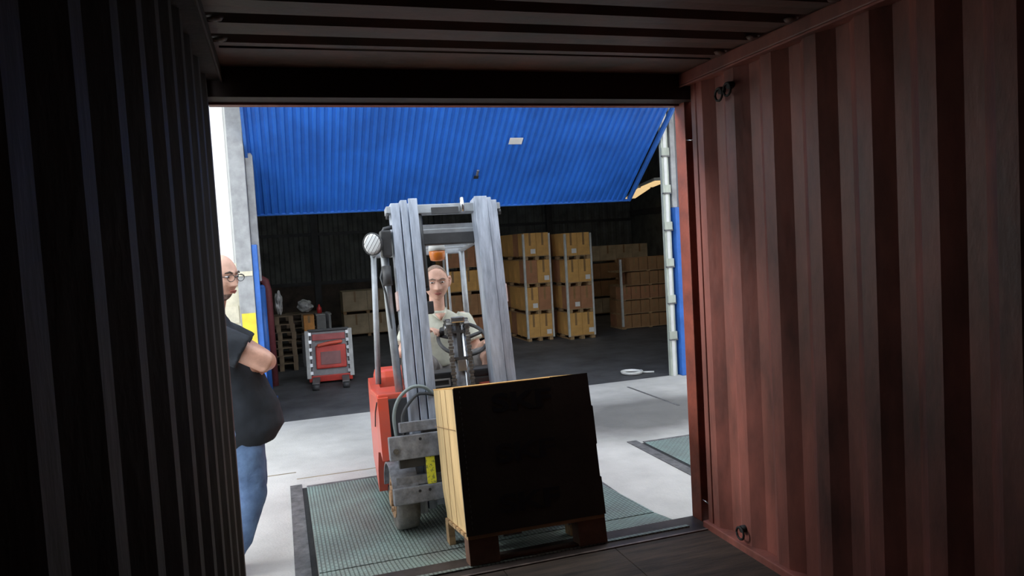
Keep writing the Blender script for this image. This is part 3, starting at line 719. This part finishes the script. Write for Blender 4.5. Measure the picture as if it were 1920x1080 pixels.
for x in (-.06, .30):
    M = MB(); M.box(x-.0, x+.10, -.185, -.137, .06, .60, M=MM, bev=.004)
    M.prism([(-.185, .055), (-.185, .095), (-.80, .075), (-.80, .055)], 'x', x, x+.10, M=MM); M.build('fork', FLGREY2, FT)
# hoses
def smooth_path(P, k=6):
    P = [Vector(p) for p in P]; Q = [2*P[0]-P[1]]+P+[2*P[-1]-P[-2]]; out = []
    for i in range(1, len(Q)-2):
        for t in [q/k for q in range(k)]:
            a, b, c, d = Q[i-1:i+3]
            out.append(.5*((2*b)+(c-a)*t+(2*a-5*b+4*c-d)*t*t+(3*b-a-3*c+d)*t**3))
    return out+[P[-1]]
for dx, rr, mm in ((0, .011, HOSEG), (.05, .010, HOSE)):
    MB().tube(smooth_path([(-.455+dx, -.12+.02, .56), (-.46+dx, -.08, .70-dx*.3), (-.42+dx, -.06, .80-dx*.9), (-.34+dx*.6, -.055, .86-dx*1.0), (-.26, -.06, .855-dx*.8), (-.20, -.05, .80)]), rr, 10).build('hose', mm, FT)
for x in (-.43, -.39): MB().tube([(x, -.04, .44), (x+.01, -.05, .36), (x+.025, -.05, .31), (x+.03, -.04, .28)], .008, 8).build('hose', HOSE, FT)
MB().tube([(-.17, .06, 2.0), (-.165, .08, 1.8), (-.16, .1, 1.5)], .02, 10, M=MM).build('hose', HOSE, FT)
MB().box(-.18, -.135, .10, .14, 1.47, 1.86, M=MM, bev=.006).build('hose_guard', DARKP, FT)
MB().box(-.175, -.12, .10, .15, 1.32, 1.40, M=MM, bev=.006).build('hose_clamp', DARKP, FT)
# chassis
sideprof = [(.02, .42), (.06, .80), (.10, .815), (.46, .80), (1.45, .80), (1.62, .72), (1.66, .30), (1.60, .14), (.42, .14), (.33, .30), (.22, .44), (.10, .46)]
WY = .0
def CX(sx, a): return -a if sx < 0 else a-.16     # truck body is centred left of the mast by 8 cm (side-shifted mast)
for sx in (-1, 1):
    M = MB().prism(sideprof, 'x', CX(sx, .535), CX(sx, .47))
    M.v = [(x-sx*max(0, y-.3)*.085, y, z) for x, y, z in M.v]; M.build('side_panel', FLRED, FT)
    MB().box(CX(sx, .30), CX(sx, .530), .07, .48, .78, .822, bev=.01).build('front_cowl', FLRED, FT)
    MB().box(CX(sx, .30), CX(sx, .475), .06, .10, .48, .79, bev=.008).build('cowl_face', FLRED if sx > 0 else DARKP, FT)
    MB().box(CX(sx, .30), CX(sx, .33), .05, .48, .30, .79, bev=.004).build('cowl_inner', FLRED, FT)
    MB().tube([(CX(sx, .538), .08, .775), (CX(sx, .538), .20, .70), (CX(sx, .538), .26, .60)], .004, 6).build('panel_edge', DARKP, FT)
    # fender over the wheel
    M = MB(); a0 = [(WY+.215*math.cos(R_(t)), .20+.215*math.sin(R_(t))) for t in range(10, 181, 10)]
    a1 = [(WY+.205*math.cos(R_(t)), .20+.205*math.sin(R_(t))) for t in range(180, 9, -10)]
    M.prism(a0+a1, 'x', CX(sx, .515), CX(sx, .36)); M.build('wheel_fender', FLGREY2, FT)
    # wheel
    wz = .195
    M = MB()
    M.loft([((CX(sx, a), WY, wz), (0, r, 0), (0, 0, r)) for a, r in ((.355, .172), (.362, .188), (.385, .195), (.462, .195), (.482, .188), (.490, .172))], 40)
    wh = M.build('front_wheel', TYRE, FT)
    M = MB(); M.cyl((CX(sx, .488), WY, wz), (CX(sx, .494), WY, wz), .12, 28); M.cyl((CX(sx, .492), WY, wz), (CX(sx, .510), WY, wz), .05, 16)
    for k in range(5): a = k*2*PI/5; M.cyl((CX(sx, .492), WY+.085*math.cos(a), wz+.085*math.sin(a)), (CX(sx, .503), WY+.085*math.cos(a), wz+.085*math.sin(a)), .012, 8)
    M.build('hub', DUST, wh)
MB().cyl((-.37, WY, .195), (.21, WY, .195), .05, 16).build('front_axle', DARKP, FT)
MB().box(-.33, .28, .10, .16, .16, .74, bev=.01).build('firewall', DARKP, FT)
MB().box(-.31, .28, .14, .18, .72, .86, bev=.01).build('dash_front', DASHG, FT)
MB().box(-.31, .33, .14, .40, .86, .91, bev=.012).build('dashboard', DARKP, FT)
M = MB(); M.box(-.165, -.05, .128, .136, .82, .83); M.box(-.165, -.05, .128, .136, .862, .872); M.box(-.165, -.155, .128, .136, .82, .872); M.box(-.06, -.05, .128, .136, .82, .872); M.build('dash_bezel', STICK, FT)
MB().box(-.38, .22, .46, 1.50, .16, .70, bev=.02).build('battery_box', DARKP, FT)
MB().box(-.47, .31, .12, .50, .14, .18).build('foot_floor', DARKP, FT)
M = MB(); M.box(-.37, .21, 1.35, 1.72, .20, .86, bev=.06); M.build('counterweight', FLRED, FT)
MB().cyl((-.14, 1.35, .16), (-.02, 1.35, .16), .16, 28).build('rear_wheel', TYRE, FT)
# seat
M = MB(); M.box(-.22, .26, .60, 1.02, .70, .80, bev=.035); st_ = M.build('seat', DARKP, FT)
MB().box(-.22, .26, 0, .10, 0, .46, M=Matrix.Translation((0, .99, .78)) @ Matrix.Rotation(R_(-10), 4, 'X'), bev=.04).build('backrest', DARKP, FT)
# steering
WM = Matrix.Translation((.125, .44, 1.10)) @ Matrix.Rotation(R_(38), 4, 'X')
sw = MB().tube([(.17*math.cos(i*PI/20), .17*math.sin(i*PI/20), 0) for i in range(41)], .013, 10, False, M=WM).build('steering_wheel', DARKP, FT)
M = MB(); M.loft([((0, 0, -.03), (.05, 0, 0), (0, .05, 0)), ((0, 0, .0), (.045, 0, 0), (0, .045, 0)), ((0, 0, .012), (.02, 0, 0), (0, .02, 0))], 20, M=WM)
for a in (R_(20), R_(160), R_(270)): M.tube([(0, 0, -.01), (.165*math.cos(a), .165*math.sin(a), 0)], [.016, .012], 8, M=WM)
M.build('wheel_spokes', DARKP, sw)
MB().cyl(WM @ Vector((-.135, .06, .01)), WM @ Vector((-.135, .06, .055)), .02, 14).build('steering_knob', DARKP, sw)
MB().cyl((.125, .20, .80), (.125, .42, 1.09), .035, 16).build('steering_column', DARKP, FT)
for k in range(3): 
    l_ = MB().cyl((.27+k*.03, .30, .88), (.28+k*.03, .33, 1.08), .006, 8).build('control_lever', CHROME, FT)
    MB().tube([(.28+k*.03, .33, 1.08), (.281+k*.03, .332, 1.10)], .016, 10, 'round').build('lever_knob', DARKP, l_)
# overhead guard
gx = .44
for P, r in (([(-.385, .12, .80), (-.405, .16, 1.40), (-.405, .20, 1.80)], .026), ([(.315, .12, .80), (.315, .16, 1.40), (.31, .20, 1.80)], .024),
             ([(-.42, .92, .80), (-.39, .88, 1.74)], .021), ([(.285, .90, .80), (.272, .88, 1.74)], .022)):
    MB().tube(P, r, 14).build('guard_post', GUARDM, FT)
MB().cyl((-.35, .10, .80), (-.345, .13, 1.10), .010, 8).build('grab_rail', CHROME, FT)
MB().box(-.42, .33, .18, .22, 1.80, 1.85, bev=.006).build('guard_front_bar', GUARDM, FT)
MB().box(-.41, .29, .88, .92, 1.725, 1.775, bev=.006).build('guard_rear_bar', GUARDM, FT)
for xa, xb in ((-.41, -.39), (.32, .272)): MB().tube([(xa, .20, 1.82), (xb, .90, 1.75)], .022, 12).build('guard_side_bar', GUARDM, FT)
for k in range(5):
    y = .31+k*.115; zz = 1.82-(y-.2)*.1; MB().box(-.40, .31-.05*(y-.2), y, y+.024, zz-.005, zz+.022, bev=.004).build('guard_slat', GUARDM, FT)
MB().tube([(.165, .9, .80), (.16, .9, 1.25), (.155, .88, 1.73)], .009, 10).build('seat_guard_post', GUARDM, FT)
# work lamp at the front-left guard corner
LMx = Matrix.Translation((-.480, .10, 1.765)) @ Matrix.Rotation(R_(-22), 4, 'Z') @ Matrix.Rotation(R_(4), 4, 'X') @ Matrix.Diagonal((.70, .8, .84, 1))
M = MB(); M.loft([((0, -.03, 0), (.082, 0, 0), (0, 0, .082)), ((0, .0, 0), (.084, 0, 0), (0, 0, .084)), ((0, .05, 0), (.06, 0, 0), (0, 0, .06)), ((0, .08, 0), (.025, 0, 0), (0, 0, .025))], 28, M=LMx)
wl_ = M.build('work_lamp', DARKP, FT)
M = MB(); M.loft([((0, -.031, 0), (.078, 0, 0), (0, 0, .078)), ((0, -.040, 0), (.055, 0, 0), (0, 0, .055)), ((0, -.044, 0), (.01, 0, 0), (0, 0, .01))], 28, M=LMx); M.build('lens', GLASSL, wl_)
M = MB()
for k in range(-2, 3):
    q = k*.028; l = math.sqrt(max(.0001, .078**2-q*q))
    M.tube([(q-0, -.050, -l), (q, -.052, 0), (q, -.050, l)], .0022, 6, M=LMx @ Matrix.Rotation(R_(38), 4, 'Y'))
M.tube([(.081*math.cos(i*PI/14), -.045, .081*math.sin(i*PI/14)) for i in range(29)], .005, 6, False, M=LMx)
M.build('lamp_grille', DARKP, wl_)
M = MB(); M.box(-.43, -.365, .10, .20, 1.68, 1.85, bev=.012); M.tube([(-.42, .16, 1.82), (-.40, .14, 1.86), (-.35, .14, 1.87)], .014, 8); M.build('lamp_bracket', DARKP, FT)
MB().cyl((-.41, .10, 1.50), (-.41, .12, 1.62), .03, 14).build('lamp_bracket', DARKP, FT)
MB().tube([(-.43, .12, 1.62), (-.45, .11, 1.55), (-.425, .12, 1.45), (-.40, .13, 1.2), (-.40, .13, .95)], .007, 8).build('lamp_cable', HOSE, FT)
# beacon hanging under the guard
BP = Vector((.004, .50, 0))
b_ = MB().loft([((BP.x, BP.y, 1.655), (.03, 0, 0), (0, .03, 0)), ((BP.x, BP.y, 1.662), (.05, 0, 0), (0, .05, 0)), ((BP.x, BP.y, 1.70), (.056, 0, 0), (0, .056, 0)), ((BP.x, BP.y, 1.725), (.057, 0, 0), (0, .057, 0))], 24).build('beacon', ORANGE, FT, label='orange warning beacon under the guard')
MB().loft([((BP.x, BP.y, 1.725), (.060, 0, 0), (0, .060, 0)), ((BP.x, BP.y, 1.765), (.055, 0, 0), (0, .055, 0))], 24).build('beacon_base', WHITEP, b_)

# ------------------------------------------------------------------ people
def head_mesh(M, jaw=1.0, wide=1.0):
    """head looking along local -Y, centre between the ears at the origin, about .235 tall"""
    nu, nv = 72, 54; vs = []
    def g(a, b, s): return math.exp(-((a*a+b*b)/(s*s)))
    for i in range(nv+1):
        th = PI*i/nv
        for j in range(nu):
            ph = 2*PI*j/nu
            a, b, c = math.sin(th)*math.cos(ph), math.sin(th)*math.sin(ph), math.cos(th)
            x, y, z = a*.076*wide, b*.095, c*.118
            if c > 0: z = c*.112
            if c < 0:
                t = min(1, -c*1.1); x *= 1-.30*t*t*jaw
                if b > 0: y *= 1-.55*t
                else: y *= 1-.10*t
            if b < 0:    # face flatter
                f = -b; y = y*(1-.10*f*(1-abs(a)))
                # brow, sockets, nose, lips, chin
                X, Z = x, z
                d = 0
                d += .006*math.exp(-((Z-.030)/.012)**2)*math.exp(-(X/.045)**2)
                for e in (-1, 1): d -= .013*g(X-e*.031, (Z-.010)*1.25, .019)
                for e in (-1, 1): d += .005*g(X-e*.045, Z+.022, .022)
                nt = 0
                if -.034 < Z < .022: nt = (.022-Z)/.056
                d += (.008+.024*nt)*math.exp(-(X/(.008+.008*nt))**2)*(1 if -.034 < Z < .022 else math.exp(-((Z+.034)/.006)**2) if Z <= -.034 else math.exp(-((Z-.022)/.012)**2))
                for e in (-1, 1): d += .006*g(X-e*.014, Z+.030, .008)
                d += .006*math.exp(-((Z+.053)/.007)**2)*math.exp(-(X/.022)**2)
                d += .006*math.exp(-((Z+.067)/.007)**2)*math.exp(-(X/.019)**2)
                d -= .005*math.exp(-((Z+.060)/.003)**2)*math.exp(-(X/.024)**2)
                d += .010*g(X, Z+.095, .022)
                y -= d*(min(1, f*1.6))
            vs.append(Vector((x, y, z)))
    fs = [(i*nu+j, i*nu+(j+1) % nu, (i+1)*nu+(j+1) % nu, (i+1)*nu+j) for i in range(nv) for j in range(nu)]
    return vs, fs, nu, nv
def build_head(parent, M, skin, hairm, style, glasses=False, wide=1.0, neck=None, beard=False):
    vs, fs, nu, nv = head_mesh(M, wide=wide)
    mb = MB(); mb.add(vs, fs, True, M)
    for e in (-1, 1):      # ears
        pts = [(e*.074*wide, .008, .026), (e*.085*wide, .018, .030), (e*.088*wide, .024, .012), (e*.084*wide, .018, -.010), (e*.077*wide, .010, -.026), (e*.074*wide, .008, -.030)]
        mb.tube(pts, [.008, .010, .010, .010, .008, .005], 10, 'round', M=M)
        mb.tube([(e*.073*wide, .010, .015), (e*.082*wide, .016, .008), (e*.074*wide, .010, -.02)], .010, 8, 'round', M=M)
    hd = mb.build('head', skin, parent)
    # eyes
    for e in (-1, 1):
        q = MB(); q.loft([((e*.031, -.076-.012*math.cos(t), .010), (.0125*math.sin(t)+1e-4, 0, 0), (0, 0, .0048*math.sin(t)+1e-4)) for t in [i*PI/8 for i in range(0, 6)]], 16, M=M)
        q.build('eye', EYEW, hd)
        q = MB(); q.loft([((e*.031-.002, -.0885, .010), (.0052, 0, 0), (0, 0, .0046)), ((e*.031-.002, -.0895, .010), (.003, 0, 0), (0, 0, .003))], 12, M=M); q.build('iris', EYED, hd)
        q = MB(); q.tube([(e*.014, -.093, .028), (e*.030, -.092, .034), (e*.048, -.080, .028)], [.0035, .0055, .003], 8, 'round', M=M); q.build('eyebrow', hairm, hd)
    q = MB(); q.tube([(-.022, -.085, -.0595), (-.010, -.094, -.057), (0, -.095, -.058), (.010, -.094, -.057), (.022, -.085, -.0595)], [.002, .0042, .004, .0042, .002], 8, 'round', M=M)
    q.tube([(-.019, -.086, -.0635), (0, -.094, -.0665), (.019, -.086, -.0635)], [.002, .005, .002], 8, 'round', M=M); q.build('lips', LIP, hd)
    # hair shell: offset copies of head faces
    def shell(sel, off, name, m):
        idx = {}; v2 = []; f2 = []
        for f in fs:
            cc = sum((vs[i] for i in f), Vector())/4
            if sel(cc):
                ff = []
                for i in f:
                    if i not in idx: idx[i] = len(v2); v2.append(vs[i]*(1+off)+Vector((0, 0, 0)))
                    ff.append(idx[i])
                f2.append(tuple(ff))
        if f2: MB().add(v2, f2, True, M).build(name, m, hd)
    if style == 'cropped':
        shell(lambda c: (c.z > .035 and c.y > -.035-.9*(c.z-.035)*.2 and c.z < .2 and (c.z > .062 or c.y > -.035)) or (c.y > .028 and c.z > -.035), .02, 'hair', hairm)
    else:
        shell(lambda c: (c.y > .02 and -.04 < c.z < .05), .018, 'hair', hairm)
    if beard:
        shell(lambda c: c.z < -.078 and c.y < -.03 and abs(c.x) < .028, .010, 'goatee', mat('greying_stubble', (.26, .18, .15), .8, var=.3, scale=60))
    if glasses:
        q = MB()
        for e in (-1, 1):
            q.tube([(e*.033+.024*math.cos(t), -.104, .006+.017*math.sin(t)) for t in [i*PI/12 for i in range(25)]], .0017, 6, False, M=M)
            q.tube([(e*.057, -.103, .010), (e*.078, -.07, .014), (e*.082, .01, .018)], .0018, 6, M=M)
        q.tube([(-.010, -.105, .010), (0, -.108, .012), (.010, -.105, .010)], .0022, 6, M=M)
        q.build('glasses', DARKP, hd)
    return hd
def hand_tubes(mb, P, fwd, palmn, curl=.9, size=1.0, mirror=1, spread=1.0):
    """palm at wrist P, fingers run along fwd, palm faces palmn"""
    f = Vector(fwd).normalized(); n = Vector(palmn); n = (n-f*n.dot(f)).normalized(); s = f.cross(n)*mirror
    P = Vector(P); k = size
    mb.loft([(P-f*.02*k, s*.026*k, n*.019*k), (P+f*.01*k, s*.028*k, n*.018*k), (P+f*.05*k, s*.040*k, n*.016*k), (P+f*.085*k, s*.041*k, n*.014*k), (P+f*.097*k, s*.036*k, n*.010*k)], 16)
    for q, (off, L) in enumerate(((-.031, .066), (-.0105, .076), (.0105, .070), (.030, .055))):
        a = P+f*.088*k+s*off*k; d = (f+s*off*2.2*spread).normalized(); ang = 0; pts = [a-d*.02*k, a]
        for seg, fr in enumerate((.45, .32, .23)):
            ang += curl*(.55, .75, .55)[seg]
            a = a+(d*math.cos(ang)+n*math.sin(ang))*L*fr*k*1.15; pts.append(a)
        mb.tube(pts, [.0095*k, .0095*k, .0088*k, .0080*k, .0070*k], 10, 'round')
    a = P+f*.02*k-s*.028*k; t1 = a+(f*.55-s*.7+n*.35)*.035*k; t2 = t1+(f*.8-s*.25+n*.5)*.032*k; t3 = t2+(f*.8+s*.1+n*.5)*.024*k
    mb.tube([P+f*.01*k-s*.012*k, a, t1, t2, t3], [.014*k, .014*k, .0115*k, .0105*k, .0085*k], 10, 'round')
def X_(r): return Vector((r, 0, 0))
def Y_(r): return Vector((0, r, 0))

# --- driver, seated; coordinates in the forklift frame, then a thing of his own
dr = empty('person', FT.location, 'forklift driver in a pale short-sleeved polo shirt and grey shorts, seated behind the mast', 'person', rot=tuple(FT.rotation_euler))
HX, HY = .030, .74
body = MB()
body.loft([((HX, .80, .80), X_(.17), Y_(.12)), ((HX, .80, .90), X_(.155), Y_(.11)), ((HX, .79, 1.02), X_(.15), Y_(.105)), ((HX, .785, 1.15), X_(.17), Y_(.11)), ((HX, .79, 1.24), X_(.165), Y_(.09)), ((HX, .79, 1.29), X_(.10), Y_(.07)), ((HX, .785, 1.32), X_(.06), Y_(.06))], 28)
body.tube([(HX, .79, 1.27), (HX, .765, 1.36), (HX, .755, 1.44)], [.062, .056, .055], 18, 'round')
RS, LS = Vector((HX-.185, .79, 1.235)), Vector((HX+.185, .79, 1.235))
RE, LE = Vector((-.262, .70, 1.02)), Vector((.30, .70, .99))
knob = WM @ Vector((-.135, .06, .05))
RW = Vector((-.125, .57, 1.16)); LW = Vector((.30, .45, 1.06))
body.tube([RS, (RS+RE)/2, RE, (RE+RW)/2+Vector((0, 0, -.006)), RW], [.052, .047, .040, .040, .027], 16, 'round')
body.tube([LS, (LS+LE)/2, LE, (LE+LW)/2, LW], [.052, .047, .040, .038, .027], 16, 'round')
hand_tubes(body, RW, (knob-RW)+Vector((0, -.02, .03)), (0, -.2, -1), curl=.9, mirror=1)
hand_tubes(body, LW, (0, -1, -.05), (0, -.1, -1), curl=.9, mirror=-1)
RH, LH = Vector((HX-.09, .78, .86)), Vector((HX+.09, .78, .86))
RK, LK = Vector((HX-.19, .42, .95)), Vector((HX+.27, .42, .955))
RA, LA = Vector((HX-.15, .32, .46)), Vector((HX+.21, .32, .46))
for A, K, N in ((RH, RK, RA), (LH, LK, LA)):
    body.tube([A, (A+K)/2, K, K+(N-K)*.35+Vector((0, .015, 0)), N, N+Vector((0, 0, -.10))], [.085, .075, .058, .056, .036, .036], 18, 'round')
bo = body.build('body', SKIN, dr); bake(bo, .0075, 4)
sh = MB()
sh.loft([((HX, .80, .90), X_(.185), Y_(.135)), ((HX, .80, .97), X_(.178), Y_(.135)), ((HX, .79, 1.06), X_(.175), Y_(.128)), ((HX, .785, 1.16), X_(.19), Y_(.128)), ((HX, .79, 1.235), X_(.185), Y_(.105)), ((HX, .79, 1.275), X_(.135), Y_(.085)), ((HX, .785, 1.305), X_(.085), Y_(.076))], 32)
for A, E_ in ((RS, RE), (LS, LE)):
    sh.tube([A-(Vector((HX, .79, 1.235))-A)*-.15, A, A+(E_-A)*.72], [.055, .070, .075], 18, 'round' if 0 else True)
so_ = sh.build('polo_shirt', POLO, dr); bake(so_, .009, 3, .0045, 13)
co = MB(); co.tube([(HX-.055, .755, 1.315), (HX-.05, .70, 1.29), (HX-.012, .672, 1.245)], [.012, .014, .007], 8, 'round', flat=.6)
co.tube([(HX+.055, .755, 1.315), (HX+.05, .70, 1.29), (HX+.012, .672, 1.245)], [.012, .014, .007], 8, 'round', flat=.6)
co.tube([(HX-.055, .755, 1.315), (HX-.04, .83, 1.325), (HX+.04, .83, 1.325), (HX+.055, .755, 1.315)], .013, 8, 'round'); co.build('collar', POLO, so_)
sk = MB(); sk.loft([((HX, .668, 1.235), X_(.004), Vector((0, 0, .002))), ((HX, .672, 1.285), X_(.040), Vector((0, .02, .002)))], 10); sk.build('open_neck', SKIN, so_)
sh = MB()
sh.loft([((HX, .80, .80), X_(.195), Y_(.14)), ((HX, .80, .86), X_(.19), Y_(.14)), ((HX, .80, .93), X_(.175), Y_(.128))], 28)
for A, K in ((RH, RK), (LH, LK)): sh.tube([A, (A+K)/2, A+(K-A)*.93], [.10, .095, .088], 18, True)
o_ = sh.build('shorts', SHORTS, dr); bake(o_, .010, 2, .003)
for N in (RA, LA):
    M = MB(); M.tube([N+Vector((0, .03, -.12)), N+Vector((0, -.05, -.13)), N+Vector((0, -.15, -.145))], [.045, .045, .034], 14, 'round'); M.build('shoe', SHOE, dr)
HM = Matrix.Translation((HX+.0, .735, 1.510)) @ Matrix.Rotation(R_(-6), 4, 'Z') @ Matrix.Rotation(R_(8), 4, 'X') @ Matrix.Diagonal((1.20, 1.10, 1.14, 1))
build_head(dr, HM, SKIN, HAIRG, 'cropped')

# --- standing man, facing the forklift (+x), arms crossed
mn = empty('person', (-1.33, 4.42, GZ), 'bald man in black T-shirt, jeans and glasses standing with folded arms by the container', 'person')
body = MB()
def F(x, y, z): return Vector((x, y, z))      # x = the way he faces, y = his left side, z up
for s in (-1, 1):
    body.tube([F(.06, s*.10, .92), F(.13, s*.11, .70), F(.13, s*.115, .50), F(.05, s*.12, .30), F(-.09, s*.12, .08)], [.10, .09, .065, .062, .04], 18, 'round')
body.loft([(F(0, 0, .85), X_(.14), Y_(.17)), (F(.02, 0, .98), X_(.18), Y_(.18)), (F(.04, 0, 1.12), X_(.17), Y_(.175)), (F(.01, 0, 1.30), X_(.14), Y_(.19)), (F(-.01, 0, 1.42), X_(.12), Y_(.19)), (F(-.01, 0, 1.49), X_(.085), Y_(.13)), (F(0, 0, 1.53), X_(.065), Y_(.075))], 32)
body.tube([F(0, 0, 1.48), F(.03, -.01, 1.56), F(.05, -.01, 1.64)], [.068, .064, .062], 18, 'round')
# near (right) arm: y negative
RSh = F(.0, -.215, 1.415); REl = F(.285, -.235, 1.25); RWr = F(.30, .02, 1.22)
LSh = F(.0, .215, 1.415); LEl = F(.27, .245, 1.21); LWr = F(.27, -.02, 1.19)
body.tube([RSh, (RSh+REl)/2, REl, REl+(RWr-REl)*.45, RWr], [.062, .060, .060, .052, .032], 18, 'round')
body.tube([LSh, (LSh+LEl)/2, LEl, LEl+(LWr-LEl)*.45, LWr], [.062, .058, .054, .048, .032], 18, 'round')
hand_tubes(body, RWr, (-.25, 1, .05), (-1, 0, 0), curl=.6, mirror=1)
hand_tubes(body, LWr, (-.6, -1, .35), (-1, 0, 0), curl=.7, mirror=-1)
bo = body.build('body', SKIN2, mn); bake(bo, .008, 4)
sh = MB()
sh.loft([(F(.05, 0, .78), X_(.25), Y_(.23)), (F(.105, 0, .86), X_(.255), Y_(.222)), (F(.11, 0, 1.00), X_(.225), Y_(.215)), (F(.065, 0, 1.15), X_(.205), Y_(.21)), (F(.02, 0, 1.30), X_(.175), Y_(.22)), (F(0, 0, 1.42), X_(.14), Y_(.215)), (F(0, 0, 1.49), X_(.10), Y_(.145)), (F(.0, 0, 1.525), X_(.082), Y_(.09))], 36)
for A, E_ in ((RSh, REl), (LSh, LEl)): sh.tube([A, A+(E_-A)*.35, A+(E_-A)*.62], [.085, .092, .094], 20, True)
o_ = sh.build('t_shirt', TEE, mn); bake(o_, .010, 3, .007, 9)
sh = MB()
for s in (-1, 1):
    sh.tube([F(.05, s*.095, .93), F(.12, s*.105, .72), F(.135, s*.112, .50), F(.06, s*.12, .28), F(-.06, s*.12, .11), F(-.10, s*.12, .05)], [.130, .125, .104, .094, .086, .086], 22, True)
sh.loft([(F(.06, 0, .80), X_(.15), Y_(.19)), (F(.06, 0, .90), X_(.17), Y_(.19)), (F(.05, 0, .98), X_(.175), Y_(.18))], 28)
o_ = sh.build('jeans', JEANS, mn); bake(o_, .010, 3, .006, 10)
for s in (-1, 1):
    M = MB(); M.loft([(F(-.22, s*.125, .045), Y_(.035), Vector((0, 0, .04))), (F(-.16, s*.125, .05), Y_(.045), Vector((0, 0, .05))), (F(-.07, s*.13, .045), Y_(.048), Vector((0, 0, .043))), (F(.01, s*.135, .034), Y_(.045), Vector((0, 0, .032))), (F(.05, s*.14, .028), Y_(.025), Vector((0, 0, .02)))], 20); M.build('shoe', SHOE, mn)
# head turned towards the viewer's right front
HM = Matrix.Translation((.075, -.02, 1.715)) @ Matrix.Rotation(R_(50), 4, 'Z') @ Matrix.Rotation(R_(6), 4, 'X') @ Matrix.Diagonal((1.12, 1.12, 1.14, 1))
build_head(mn, HM, SKIN, HAIRD, 'bald', glasses=True, wide=1.03, beard=True)
